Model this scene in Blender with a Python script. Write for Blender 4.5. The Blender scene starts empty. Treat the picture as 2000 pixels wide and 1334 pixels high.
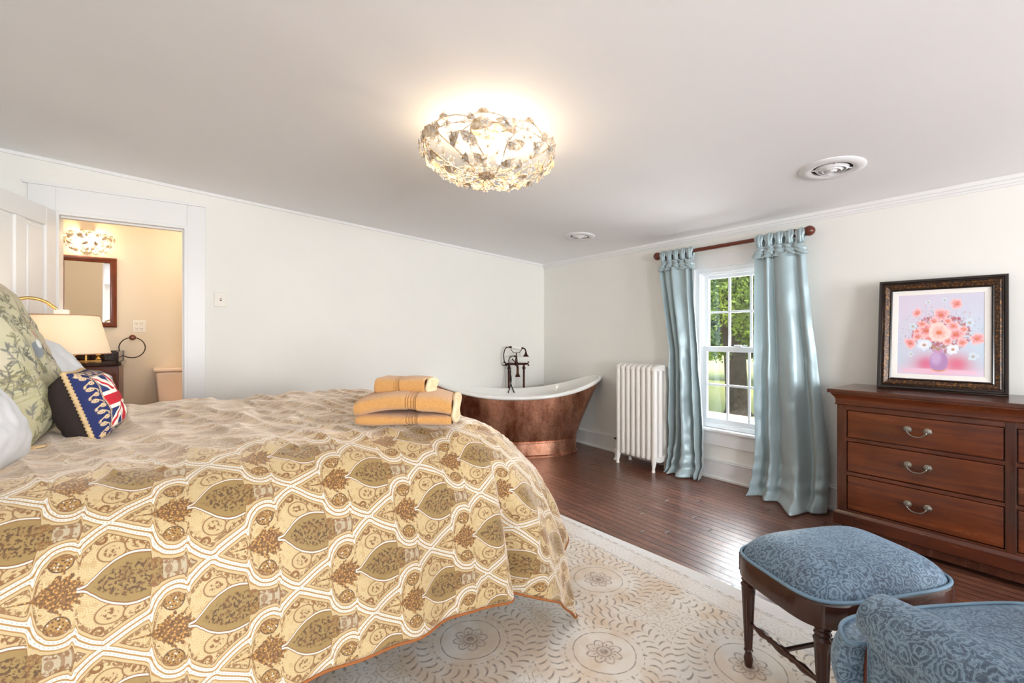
import bpy, bmesh, math, random
import numpy as np
from mathutils import Vector, Matrix, noise
PI = math.pi
random.seed(7)
rng = np.random.default_rng(7)
SC = bpy.context.scene
COL = SC.collection

def srgb(r, g, b):
    def f(c):
        c /= 255.0
        return c / 12.92 if c <= 0.04045 else ((c + 0.055) / 1.055) ** 2.4
    return (f(r), f(g), f(b), 1.0)

# ------------------------------------------------------------------ objects
def tag(o, label=None, cat=None, group=None, kind=None):
    if label: o['label'] = label
    if cat: o['category'] = cat
    if group: o['group'] = group
    if kind: o['kind'] = kind
    return o

def thing(name, label, cat, loc=(0, 0, 0), rz=0.0, group=None, rot=None):
    o = bpy.data.objects.new(name, None)
    COL.objects.link(o)
    o.empty_display_size = 0.1
    o.location = loc
    o.rotation_euler = rot if rot else (0, 0, rz)
    return tag(o, label, cat, group)

def link_mesh(name, me, mat, parent=None, loc=None):
    o = bpy.data.objects.new(name, me)
    COL.objects.link(o)
    for m in (mat if isinstance(mat, (list, tuple)) else [mat]):
        me.materials.append(m)
    if parent: o.parent = parent
    if loc: o.location = loc
    return o

def obj(name, bm, mat, parent=None, smooth=False, bevel=0, segs=2, loc=None, label=None, angle=40):
    bmesh.ops.recalc_face_normals(bm, faces=bm.faces)
    me = bpy.data.meshes.new(name)
    bm.to_mesh(me); bm.free()
    o = link_mesh(name, me, mat, parent, loc)
    if smooth:
        me.polygons.foreach_set('use_smooth', [True] * len(me.polygons))
        if smooth != 'full':
            me.set_sharp_from_angle(angle=math.radians(angle))
    if bevel:
        b = o.modifiers.new('bevel', 'BEVEL'); b.width = bevel; b.segments = segs
        b.limit_method = 'ANGLE'; b.angle_limit = math.radians(40)
    if label: o['label'] = label
    return o

def struct(name, bm, mat, parent=None, **k):
    o = obj(name, bm, mat, parent, **k)
    if parent is None: o['kind'] = 'structure'
    return o

def grid_obj(name, P, mat, parent=None, uv=None, closed_u=False, closed_v=False, col=None, smooth=True, loc=None, flip=False, label=None):
    """P: (nu, nv, 3) array of points"""
    P = np.asarray(P, float)
    nu, nv = P.shape[:2]
    idx = np.arange(nu * nv).reshape(nu, nv)
    iu = np.arange(nu if closed_u else nu - 1); iv = np.arange(nv if closed_v else nv - 1)
    A, B = np.meshgrid(iu, iv, indexing='ij')
    A2 = (A + 1) % nu; B2 = (B + 1) % nv
    F = np.stack([idx[A, B], idx[A2, B], idx[A2, B2], idx[A, B2]], -1).reshape(-1, 4)
    if flip: F = F[:, ::-1]
    me = bpy.data.meshes.new(name)
    me.vertices.add(nu * nv); me.vertices.foreach_set('co', P.reshape(-1).astype(np.float32))
    n = len(F)
    me.loops.add(n * 4); me.polygons.add(n)
    me.loops.foreach_set('vertex_index', F.reshape(-1).astype(np.int32))
    me.polygons.foreach_set('loop_start', np.arange(0, n * 4, 4, dtype=np.int32))
    me.polygons.foreach_set('loop_total', np.full(n, 4, dtype=np.int32))
    me.update(calc_edges=True)
    if uv is not None:
        l = me.uv_layers.new(name='UVMap')
        l.data.foreach_set('uv', np.asarray(uv, float).reshape(-1, 2)[F.reshape(-1)].reshape(-1).astype(np.float32))
    if col is not None:
        c = np.asarray(col, float).reshape(-1, 3)
        a = me.color_attributes.new('Col', 'FLOAT_COLOR', 'POINT')
        a.data.foreach_set('color', np.concatenate([c, np.ones((len(c), 1))], 1).reshape(-1).astype(np.float32))
    me.polygons.foreach_set('use_smooth', [bool(smooth)] * n)
    return_o = link_mesh(name, me, mat, parent, loc)
    if label: return_o['label'] = label
    return return_o

def M4(loc=(0, 0, 0), rot=(0, 0, 0)):
    from mathutils import Euler
    return Matrix.Translation(loc) @ Euler(rot).to_matrix().to_4x4()

def box(bm, x0, x1, y0, y1, z0, z1, mat=None):
    r = bmesh.ops.create_cube(bm, size=1)
    m = Matrix.Translation(((x0 + x1) / 2, (y0 + y1) / 2, (z0 + z1) / 2)) @ Matrix.Diagonal((abs(x1 - x0), abs(y1 - y0), abs(z1 - z0), 1))
    if mat: m = mat @ m
    bmesh.ops.transform(bm, matrix=m, verts=r['verts'])
    return r['verts']

def lathe(bm, prof, segs=24, mat=None, flute=None):
    """prof list of (r, z). flute=(n, depth, z0, z1)"""
    rings = []
    for r, z in prof:
        if r < 1e-6:
            v = bm.verts.new((0, 0, z)); rings.append([v]); continue
        ring = []
        for i in range(segs):
            a = 2 * PI * i / segs
            rr = r
            if flute and flute[2] < z < flute[3]:
                rr = r * (1 - flute[1] * (0.5 - 0.5 * math.cos(flute[0] * a)))
            ring.append(bm.verts.new((rr * math.cos(a), rr * math.sin(a), z)))
        rings.append(ring)
    for a, b in zip(rings, rings[1:]):
        if len(a) == 1 and len(b) == 1: continue
        for i in range(segs):
            j = (i + 1) % segs
            if len(a) == 1: bm.faces.new((a[0], b[i], b[j]))
            elif len(b) == 1: bm.faces.new((a[i], a[j], b[0]))
            else: bm.faces.new((a[i], a[j], b[j], b[i]))
    for R in (rings[0], rings[-1]):
        if len(R) > 1: bm.faces.new(R)
    if mat:
        vs = [v for R in rings for v in R]
        bmesh.ops.transform(bm, matrix=mat, verts=vs)

def axis_mat(p, d):
    """matrix taking +Z to d, origin to p"""
    d = Vector(d).normalized()
    return Matrix.Translation(p) @ d.to_track_quat('Z', 'Y').to_matrix().to_4x4()

def tube(bm, pts, r, segs=10, caps=True, closed=False):
    pts = [Vector(p) for p in pts]
    n = len(pts)
    rs = r if isinstance(r, (list, tuple)) else [r] * n
    up = None; rings = []
    for i, p in enumerate(pts):
        if closed: t = pts[(i + 1) % n] - pts[i - 1]
        else: t = pts[min(i + 1, n - 1)] - pts[max(i - 1, 0)]
        if t.length < 1e-9: t = Vector((0, 0, 1))
        t.normalize()
        if up is None:
            up = Vector((0, 0, 1)) if abs(t.z) < .9 else Vector((1, 0, 0))
        s = t.cross(up)
        if s.length < 1e-6: s = t.cross(Vector((0, 1, 0)))
        s.normalize(); up = s.cross(t).normalized()
        rings.append([bm.verts.new(p + (s * math.cos(2 * PI * k / segs) + up * math.sin(2 * PI * k / segs)) * rs[i]) for k in range(segs)])
    m = n if closed else n - 1
    for i in range(m):
        a, b = rings[i], rings[(i + 1) % n]
        for k in range(segs):
            l = (k + 1) % segs
            bm.faces.new((a[k], a[l], b[l], b[k]))
    if caps and not closed:
        bm.faces.new(rings[0]); bm.faces.new(rings[-1])

def sphere(bm, c, r, u=16, v=10, scale=(1, 1, 1)):
    m = Matrix.Translation(c) @ Matrix.Diagonal((scale[0], scale[1], scale[2], 1))
    return bmesh.ops.create_uvsphere(bm, u_segments=u, v_segments=v, radius=r, matrix=m)['verts']

def prism(bm, poly, depth, mat=None):
    """2D poly in XY extruded along +Z"""
    a = [bm.verts.new((x, y, 0)) for x, y in poly]
    b = [bm.verts.new((x, y, depth)) for x, y in poly]
    bm.faces.new(a); bm.faces.new(b)
    for i in range(len(poly)):
        j = (i + 1) % len(poly)
        bm.faces.new((a[i], a[j], b[j], b[i]))
    if mat: bmesh.ops.transform(bm, matrix=mat, verts=a + b)

def frame(bm, w, h, prof, mat=None):
    """mitred rectangular frame in XZ plane centred, outer size w x h; prof = [(inward, out)], y is depth (-y = towards viewer)"""
    rings = []
    for sx, sz in ((-1, -1), (1, -1), (1, 1), (-1, 1)):
        rings.append([bm.verts.new((sx * (w / 2 - i), -o, sz * (h / 2 - i))) for i, o in prof])
    n = len(prof)
    for a in range(4):
        A, B = rings[a], rings[(a + 1) % 4]
        for k in range(n):
            l = (k + 1) % n
            bm.faces.new((A[k], A[l], B[l], B[k]))
    if mat: bmesh.ops.transform(bm, matrix=mat, verts=[v for R in rings for v in R])

def arc(c, r, a0, a1, n, plane='xz'):
    out = []
    for i in range(n + 1):
        a = a0 + (a1 - a0) * i / n
        u, v = r * math.cos(a), r * math.sin(a)
        if plane == 'xz': out.append((c[0] + u, c[1], c[2] + v))
        elif plane == 'xy': out.append((c[0] + u, c[1] + v, c[2]))
        else: out.append((c[0], c[1] + u, c[2] + v))
    return out

def catmull(P, n=8, closed=False):
    P = [Vector(p) for p in P]; out = []
    m = len(P)
    for i in range(m if closed else m - 1):
        p0 = P[(i - 1) % m] if closed or i > 0 else P[0] * 2 - P[1]
        p1 = P[i]; p2 = P[(i + 1) % m]
        p3 = P[(i + 2) % m] if closed or i + 2 < m else P[-1] * 2 - P[-2]
        for k in range(n):
            t = k / n
            out.append(0.5 * ((2 * p1) + (-p0 + p2) * t + (2 * p0 - 5 * p1 + 4 * p2 - p3) * t * t + (-p0 + 3 * p1 - 3 * p2 + p3) * t ** 3))
    if not closed: out.append(P[-1])
    return out

# ------------------------------------------------------------------ node maths
class N:
    """tiny expression builder over shader math nodes"""
    tree = None
    def __init__(s, sock): s.s = sock
    @staticmethod
    def op(o, *a, clamp=False):
        n = N.tree.nodes.new('ShaderNodeMath'); n.operation = o; n.use_clamp = clamp
        for i, x in enumerate(a):
            if isinstance(x, N): N.tree.links.new(x.s, n.inputs[i])
            else: n.inputs[i].default_value = float(x)
        return N(n.outputs[0])
    def __add__(s, o): return N.op('ADD', s, o)
    def __radd__(s, o): return N.op('ADD', o, s)
    def __sub__(s, o): return N.op('SUBTRACT', s, o)
    def __rsub__(s, o): return N.op('SUBTRACT', o, s)
    def __mul__(s, o): return N.op('MULTIPLY', s, o)
    def __rmul__(s, o): return N.op('MULTIPLY', o, s)
    def __truediv__(s, o): return N.op('DIVIDE', s, o)
    def __neg__(s): return N.op('MULTIPLY', s, -1)
def nsin(a): return N.op('SINE', a)
def ncos(a): return N.op('COSINE', a)
def nabs(a): return N.op('ABSOLUTE', a)
def nfract(a): return N.op('FRACT', a)
def nmin(a, b): return N.op('MINIMUM', a, b)
def nmax(a, b): return N.op('MAXIMUM', a, b)
def nsqrt(a): return N.op('SQRT', a)
def natan2(a, b): return N.op('ARCTAN2', a, b)
def npow(a, b): return N.op('POWER', a, b)
def nlt(a, b): return N.op('LESS_THAN', a, b)
def nhyp(a, b): return nsqrt(a * a + b * b)
def step(x, e0, e1):
    """0 below e0 -> 1 above e1 (linear), works for either order"""
    n = N.tree.nodes.new('ShaderNodeMapRange'); n.clamp = True
    N.tree.links.new(x.s, n.inputs[0])
    n.inputs[1].default_value = e0; n.inputs[2].default_value = e1
    n.inputs[3].default_value = 0; n.inputs[4].default_value = 1
    return N(n.outputs[0])
def line(x, c, w, soft=None):
    """1 where |x-c|<w"""
    soft = soft or w * 0.5
    return step(nabs(x - c), w + soft, w - soft)
def nmix(f, a, b):
    n = N.tree.nodes.new('ShaderNodeMix'); n.data_type = 'RGBA'
    for v, i in ((f, 0), (a, 6), (b, 7)):
        if isinstance(v, N): N.tree.links.new(v.s, n.inputs[i])
        elif i == 0: n.inputs[i].default_value = v
        else: n.inputs[i].default_value = v
    return N(n.outputs[2])
def fmix(f, a, b): return a + f * (b - a)
def nnoise(vec, scale, detail=2, rough=.5, out=0, dist=0, dims='3D'):
    n = N.tree.nodes.new('ShaderNodeTexNoise'); n.noise_dimensions = dims
    if vec is not None: N.tree.links.new(vec, n.inputs['Vector'])
    n.inputs['Scale'].default_value = scale; n.inputs['Detail'].default_value = detail
    n.inputs['Roughness'].default_value = rough; n.inputs['Distortion'].default_value = dist
    return N(n.outputs[out])
def nvor(vec, scale, feature='F1', out='Distance', rand=1.0, dims='2D'):
    n = N.tree.nodes.new('ShaderNodeTexVoronoi'); n.voronoi_dimensions = dims; n.feature = feature
    N.tree.links.new(vec, n.inputs['Vector'])
    n.inputs['Scale'].default_value = scale; n.inputs['Randomness'].default_value = rand
    return N(n.outputs[out])
def nwave_curve(x, pts):
    n = N.tree.nodes.new('ShaderNodeFloatCurve')
    c = n.mapping.curves[0]
    while len(c.points) > 2: c.points.remove(c.points[1])
    c.points[0].location = pts[0]; c.points[-1].location = pts[-1]
    for p in pts[1:-1]: c.points.new(*p)
    n.mapping.update()
    N.tree.links.new(x.s, n.inputs['Value'])
    return N(n.outputs[0])
def combine(x, y, z=0.0):
    n = N.tree.nodes.new('ShaderNodeCombineXYZ')
    for i, v in enumerate((x, y, z)):
        if isinstance(v, N): N.tree.links.new(v.s, n.inputs[i])
        else: n.inputs[i].default_value = v
    return n.outputs[0]

def new_mat(name):
    m = bpy.data.materials.new(name); m.use_nodes = True
    t = m.node_tree; N.tree = t
    b = t.nodes['Principled BSDF']
    return m, t, b
def tex(t, kind='Object'):
    n = t.nodes.new('ShaderNodeTexCoord'); return n.outputs[kind]
def sep(t, s):
    n = t.nodes.new('ShaderNodeSeparateXYZ'); t.links.new(s, n.inputs[0])
    return N(n.outputs[0]), N(n.outputs[1]), N(n.outputs[2])
def bump(t, b, h, strength=.2, dist=.01):
    n = t.nodes.new('ShaderNodeBump'); n.inputs['Strength'].default_value = strength
    n.inputs['Distance'].default_value = dist
    t.links.new(h.s, n.inputs['Height']); t.links.new(n.outputs[0], b.inputs['Normal'])
def setb(t, b, **k):
    for key, v in k.items():
        i = b.inputs[key.replace('_', ' ')]
        if isinstance(v, N): t.links.new(v.s, i)
        else: i.default_value = v

def simple(name, rgb, rough=.5, metal=0, var=.04, scale=6, bmp=0, bscale=60, spec=.5, **k):
    m, t, b = new_mat(name)
    o = tex(t)
    n = nnoise(o, scale, 3)
    c = srgb(*rgb)
    dark = tuple(x * (1 - var * 2) for x in c[:3]) + (1,)
    light = tuple(min(1, x * (1 + var)) for x in c[:3]) + (1,)
    setb(t, b, Base_Color=nmix(n, dark, light), Roughness=rough, Metallic=metal)
    b.inputs['Specular IOR Level'].default_value = spec
    for kk, v in k.items(): b.inputs[kk.replace('_', ' ')].default_value = v
    if bmp: bump(t, b, nnoise(o, bscale, 3), bmp, .005)
    return m
BULB, BATHBULB, LAMPBULB = 115.0, 100.0, 80.0
RUG_CX, RUG_CY, RUG_HX, RUG_HY = 0.92, 1.28, 1.24, 1.70
RUG_OX, RUG_OY = -1.325, -1.183
RUG_ROT = 3.0
FILL1, FILL2, DAY3, SUN, SKY, EXPO = 128, 128, 110, 5.0, 1.3, 0.22
# ------------------------------------------------------------------ materials
m_wall = simple('wall_paint', (240, 239, 234), .6, var=.01, bmp=.03, bscale=30)
m_bathwall = simple('lamp_warmed_paint', (232, 220, 200), .6, var=.01, bmp=.03, bscale=30)  # wall paint with the warm lamp light put into its colour
m_ceil = simple('ceiling_paint', (246, 246, 248), .85, var=.012, scale=1.5, bmp=.06, bscale=6)
m_trim = simple('trim_paint', (238, 238, 238), .35, var=.01)
m_vinyl = simple('window_vinyl', (240, 243, 246), .35, var=.005)
m_white = simple('white_enamel', (240, 240, 236), .08, var=.01)
m_rad = simple('radiator_paint', (242, 239, 234), .28, var=.01)
m_plate = simple('plate_plastic', (235, 230, 220), .4, var=.01)
m_black = simple('black_gap', (25, 22, 20), .7)
m_rod = simple('rod_wood', (104, 48, 32), .25, var=.15, scale=20)
m_lampwood = simple('mirror_wood', (120, 55, 25), .3, var=.25, scale=14)
m_bronze = simple('dark_bronze', (74, 44, 34), .3, metal=.9, var=.2)
m_bronze2 = simple('towel_ring_bronze', (52, 36, 30), .45, metal=.4, var=.2)
m_brass = simple('brass', (215, 175, 105), .25, metal=1, var=.06)
m_nickel = simple('antique_nickel', (150, 146, 138), .3, metal=1, var=.15, scale=30)
m_hose = simple('hose_metal', (52, 42, 38), .4, metal=.7, var=.2, bmp=.6, bscale=400)
m_porc = simple('porcelain_handle', (245, 243, 236), .1, var=0)
m_tank = simple('tank_porcelain', (243, 222, 205), .12, var=.01)
m_granite = simple('dark_granite', (48, 26, 22), .12, var=.5, scale=80)
m_vanity = simple('vanity_wood', (96, 40, 20), .3, var=.3, scale=12)
m_turn = simple('dark_turned_wood', (66, 35, 26), .18, var=.3, scale=10)
m_bed = simple('bed_wood', (70, 40, 26), .3, var=.2)
m_matt = simple('mattress_ticking', (225, 218, 205), .9, var=.02)
m_deckwood = simple('deck_boards', (205, 190, 170), .8, var=.15, scale=8)
m_sheet = simple('white_cotton', (226, 229, 234), .75, var=.015, bmp=.12, bscale=12)
m_blackcloth = simple('dark_cotton', (44, 32, 30), .9, var=.1, bmp=.2, bscale=500)
m_rope = simple('beige_rope', (214, 184, 138), .8, var=.15, scale=60, bmp=.3, bscale=300)
m_cord = simple('rust_piping', (156, 92, 42), .8, var=.1, scale=60)
m_bark = simple('bark', (62, 56, 48), .9, var=.4, scale=12, bmp=1, bscale=25)
m_ventw = simple('vent_white', (236, 236, 238), .4, var=.01)
m_shade_top = simple('shade_trim', (205, 160, 125), .7)

def mat_glass():
    m = bpy.data.materials.new('window_glass'); m.use_nodes = True
    t = m.node_tree; t.nodes.clear()
    o = t.nodes.new('ShaderNodeOutputMaterial'); mx = t.nodes.new('ShaderNodeMixShader')
    tr = t.nodes.new('ShaderNodeBsdfTransparent'); gl = t.nodes.new('ShaderNodeBsdfGlossy')
    gl.inputs['Roughness'].default_value = .02; mx.inputs[0].default_value = .05
    t.links.new(tr.outputs[0], mx.inputs[1]); t.links.new(gl.outputs[0], mx.inputs[2]); t.links.new(mx.outputs[0], o.inputs[0])
    return m
m_glass = mat_glass()

def mat_crystal():
    m = bpy.data.materials.new('crystal_petals'); m.use_nodes = True
    t = m.node_tree; t.nodes.clear()
    o = t.nodes.new('ShaderNodeOutputMaterial'); mx = t.nodes.new('ShaderNodeMixShader'); m2 = t.nodes.new('ShaderNodeMixShader')
    tr = t.nodes.new('ShaderNodeBsdfTransparent'); gl = t.nodes.new('ShaderNodeBsdfGlossy'); tl = t.nodes.new('ShaderNodeBsdfTranslucent')
    df = t.nodes.new('ShaderNodeBsdfDiffuse'); m3 = t.nodes.new('ShaderNodeMixShader')
    gl.inputs['Roughness'].default_value = .08
    tl.inputs[0].default_value = srgb(250, 244, 236); df.inputs[0].default_value = srgb(240, 236, 230)
    mx.inputs[0].default_value = .38; m2.inputs[0].default_value = .3; m3.inputs[0].default_value = .5
    t.links.new(tl.outputs[0], m3.inputs[1]); t.links.new(df.outputs[0], m3.inputs[2])
    t.links.new(tr.outputs[0], mx.inputs[1]); t.links.new(m3.outputs[0], mx.inputs[2])
    t.links.new(mx.outputs[0], m2.inputs[1]); t.links.new(gl.outputs[0], m2.inputs[2]); t.links.new(m2.outputs[0], o.inputs[0])
    return m
m_crystal = mat_crystal()

def mat_emit(name, rgb, s):
    m = bpy.data.materials.new(name); m.use_nodes = True
    t = m.node_tree; t.nodes.clear()
    o = t.nodes.new('ShaderNodeOutputMaterial'); e = t.nodes.new('ShaderNodeEmission')
    e.inputs[0].default_value = rgb; e.inputs[1].default_value = s
    t.links.new(e.outputs[0], o.inputs[0]); return m
m_bulb = mat_emit('lit_bulb', (1, .78, .52, 1), BULB)
m_bulb2 = mat_emit('lit_bathroom_bulb', (1, .72, .42, 1), BATHBULB)
m_bulb3 = mat_emit('lit_lamp_bulb', (1, .84, .64, 1), LAMPBULB)

def mat_leafmetal():
    m, t, b = new_mat('aged_cream_metal')
    o = tex(t)
    n = nnoise(o, 60, 3)
    setb(t, b, Base_Color=nmix(step(n, .35, .65), srgb(178, 146, 108), srgb(226, 212, 190)), Roughness=.45, Metallic=.3)
    return m
m_leafm = mat_leafmetal()

def mat_shade():
    m = bpy.data.materials.new('lamp_shade_linen'); m.use_nodes = True
    t = m.node_tree; t.nodes.clear()
    o = t.nodes.new('ShaderNodeOutputMaterial'); mx = t.nodes.new('ShaderNodeMixShader')
    tl = t.nodes.new('ShaderNodeBsdfTranslucent'); df = t.nodes.new('ShaderNodeBsdfDiffuse')
    tl.inputs[0].default_value = srgb(253, 244, 226); df.inputs[0].default_value = srgb(250, 242, 228)
    mx.inputs[0].default_value = .5
    t.links.new(tl.outputs[0], mx.inputs[1]); t.links.new(df.outputs[0], mx.inputs[2]); t.links.new(mx.outputs[0], o.inputs[0])
    return m
m_shade = mat_shade()

def mat_mirror():
    m, t, b = new_mat('mirror_silver')
    setb(t, b, Base_Color=(.92, .92, .92, 1), Metallic=1.0, Roughness=.02)
    return m
m_mirror = mat_mirror()

def mat_vcol(name, rough=.6, sheen=0, bmp=0, bscale=400):
    m, t, b = new_mat(name)
    a = t.nodes.new('ShaderNodeVertexColor'); a.layer_name = 'Col'
    t.links.new(a.outputs[0], b.inputs['Base Color'])
    b.inputs['Roughness'].default_value = rough; b.inputs['Sheen Weight'].default_value = sheen
    if bmp: bump(t, b, nnoise(tex(t), bscale, 2), bmp, .002)
    return m
m_canvas = mat_vcol('painted_canvas', .45, bmp=.3, bscale=250)
m_toile = mat_vcol('toile_print', .85, bmp=.15)
m_flag = mat_vcol('woven_flag_print', .85, bmp=.3, bscale=600)
m_toile_plain = simple('toile_ground', (192, 186, 154), .85, var=.03)

def mat_floor():
    m, t, b = new_mat('stained_floorboards')
    o = tex(t); x, y, z = sep(t, o)
    PW = .058
    ix = N.op('FLOOR', x / PW); fx = nfract(x / PW)
    wn = t.nodes.new('ShaderNodeTexWhiteNoise'); wn.noise_dimensions = '1D'; t.links.new(ix.s, wn.inputs['W'])
    r = N(wn.outputs[0])
    yy = y / 1.9 + r * 7.3
    iy = N.op('FLOOR', yy); fy = nfract(yy)
    wn2 = t.nodes.new('ShaderNodeTexWhiteNoise'); wn2.noise_dimensions = '2D'
    t.links.new(combine(ix, iy), wn2.inputs[0]); r2 = N(wn2.outputs[0])
    grain = nnoise(combine(x * 40 + r2 * 30, y * 4, 0), 1.0, 5, .65)
    big = nnoise(o, 2.2, 4, .6)
    fleck = nnoise(combine(x * 9, y * 3.2, 3), 6.0, 5, .7)
    c = nmix(step(grain, .3, .7), srgb(84, 48, 36), srgb(142, 92, 70))
    c = nmix(step(fleck, .5, .7) * .6, c, srgb(168, 126, 104))
    c = nmix(r2 * .6, c, srgb(84, 46, 34))
    c = nmix(step(big, .48, .7) * .4, c, srgb(60, 32, 24))
    gap = nmax(step(nabs(fx - .5), .425, .465), step(nabs(fy - .5), .497, .499))
    c = nmix(gap * .95, c, srgb(10, 6, 5))
    worn = step(nnoise(o, 9, 5, .7), .5, .75)
    setb(t, b, Base_Color=c, Roughness=.26 + worn * .16 + grain * .12)
    b.inputs['Specular IOR Level'].default_value = .6
    b.inputs['Coat Weight'].default_value = .25; b.inputs['Coat Roughness'].default_value = .22
    h = (1 - gap) + grain * .15 + nnoise(combine(x * 18, y * 2.5, r2), 1, 3) * .5
    bump(t, b, h, .55, .004)
    return m
m_floor = mat_floor()

def mat_copper():
    m, t, b = new_mat('aged_copper')
    o = tex(t); x, y, z = sep(t, o)
    n1 = nnoise(combine(x * 4, y * 4, z * 1.5), 1.4, 5, .65)
    n2 = nnoise(o, 40, 5, .7)
    n3 = nnoise(combine(x * 30, y * 30, z * 3), 1, 3)
    c = nmix(step(n1, .35, .65), srgb(134, 78, 54), srgb(220, 164, 136))
    c = nmix(step(n2, .5, .7) * .55, c, srgb(92, 56, 38))
    c = nmix(step(n3, .55, .75) * .35, c, srgb(196, 128, 92))
    setb(t, b, Base_Color=c, Metallic=.92, Roughness=.18 + n2 * .22 + step(n1, .3, .7) * .08)
    bump(t, b, n2 + n1 * 2, .12, .004)
    return m
m_copper = mat_copper()

def mat_dresser(name, c0, c1, along='y', rough=.2):
    m, t, b = new_mat(name)
    o = tex(t); x, y, z = sep(t, o)
    if along == 'y': v = combine(x * 20, y * 1.6, z * 22)
    elif along == 'z': v = combine(x * 20, y * 22, z * 1.6)
    else: v = combine(x * 1.6, y * 22, z * 22)
    g = nnoise(v, 1.0, 5, .6, dist=.4)
    big = nnoise(o, 4, 3)
    c = nmix(step(g, .3, .7), srgb(*c0), srgb(*c1))
    c = nmix(step(big, .45, .75) * .6, c, srgb(*[q * .55 for q in c0]))
    setb(t, b, Base_Color=c, Roughness=rough + g * .12)
    b.inputs['Coat Weight'].default_value = .35; b.inputs['Coat Roughness'].default_value = .12
    bump(t, b, g, .05, .002)
    return m
m_dres = mat_dresser('cherry_case', (58, 24, 13), (92, 43, 23))
m_drawer = mat_dresser('cherry_drawer', (72, 29, 11), (114, 55, 23))
m_dresv = mat_dresser('cherry_stile', (56, 26, 17), (84, 42, 24), 'z')

def mat_gold_frame():
    m, t, b = new_mat('mottled_bronze_gilt')
    o = tex(t)
    n = nnoise(o, 90, 5, .7)
    c = nmix(step(n, .5, .68), srgb(48, 28, 18), srgb(168, 118, 66))
    setb(t, b, Base_Color=c, Roughness=.35, Metallic=step(n, .45, .65) * .6)
    bump(t, b, n, .2, .003)
    return m
m_gilt = mat_gold_frame()
m_ebony = simple('ebony_frame', (34, 24, 20), .2, var=.2, scale=20)
m_linen = simple('linen_liner', (236, 232, 228), .8, var=.02, bmp=.2, bscale=500)

def mat_silk():
    m, t, b = new_mat('pale_blue_silk')
    o = tex(t); x, y, z = sep(t, o)
    slub = nnoise(combine(x * 8, y * 8, z * 260), 1, 3, .6)
    n = nnoise(combine(x * 3, y * 3, z * .7), 1.3, 3)
    lw = t.nodes.new('ShaderNodeLayerWeight'); lw.inputs[0].default_value = .45
    c = nmix(N(lw.outputs['Facing']), srgb(176, 200, 208), srgb(206, 206, 200))
    c = nmix(step(n, .4, .7) * .5, c, srgb(190, 212, 218))
    c = nmix(slub * .15, c, srgb(165, 182, 188))
    setb(t, b, Base_Color=c, Roughness=.36, Sheen_Weight=.3)
    b.inputs['Specular IOR Level'].default_value = .6
    b.inputs['Metallic'].default_value = .15
    bump(t, b, slub, .08, .001)
    # silk lets a little window light through
    tl = t.nodes.new('ShaderNodeBsdfTranslucent'); t.links.new(c.s, tl.inputs[0])
    mx = t.nodes.new('ShaderNodeMixShader'); mx.inputs[0].default_value = .18
    out = [n for n in t.nodes if n.type == 'OUTPUT_MATERIAL'][0]
    t.links.new(b.outputs[0], mx.inputs[1]); t.links.new(tl.outputs[0], mx.inputs[2]); t.links.new(mx.outputs[0], out.inputs[0])
    return m
m_silk = mat_silk()

def mat_towel():
    m, t, b = new_mat('gold_terry')
    o = tex(t)
    v = nvor(o, 420, dims='3D')
    n = nnoise(o, 160, 3)
    c = nmix(v * .7 + n * .4, srgb(228, 176, 106), srgb(190, 130, 62))
    setb(t, b, Base_Color=c, Roughness=.95, Sheen_Weight=.5)
    bump(t, b, nmax(v, n), .8, .004)
    return m
m_towel = mat_towel()
m_tedge = simple('cream_towel_edge', (238, 214, 176), .9, var=.08, scale=80, bmp=.5, bscale=300)

def mat_jacquard():
    m, t, b = new_mat('blue_rose_jacquard')
    o = tex(t)
    wn = nnoise(o, 14, 2, out=1)
    sc = t.nodes.new('ShaderNodeVectorMath'); sc.operation = 'MULTIPLY_ADD'
    t.links.new(wn.s, sc.inputs[0]); sc.inputs[1].default_value = (.03, .03, .03); t.links.new(o, sc.inputs[2])
    V = sc.outputs[0]
    v = nvor(V, 26, dims='3D')
    rings = nsin(v * 24 + nnoise(V, 50, 3) * 14)
    v2 = nvor(V, 60, 'DISTANCE_TO_EDGE', dims='3D')
    lines = nmax(line(rings, .75, .2), step(v2, .06, .02) * .8)
    fill = step(nnoise(V, 22, 2), .45, .6)
    c = nmix(fill * .6, srgb(66, 86, 106), srgb(92, 116, 138))
    c = nmix(lines * .7, c, srgb(142, 168, 188))
    c = nmix(step(rings, -.6, -.9) * .5, c, srgb(44, 58, 74))
    setb(t, b, Base_Color=c, Roughness=.5, Sheen_Weight=.35)
    b.inputs['Specular IOR Level'].default_value = .5
    b.inputs['Sheen Tint'].default_value = srgb(180, 210, 235)
    bump(t, b, lines, .25, .0015)
    return m
m_jacq = mat_jacquard()
m_jpipe = simple('blue_piping', (112, 142, 164), .5, var=.08)

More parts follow.
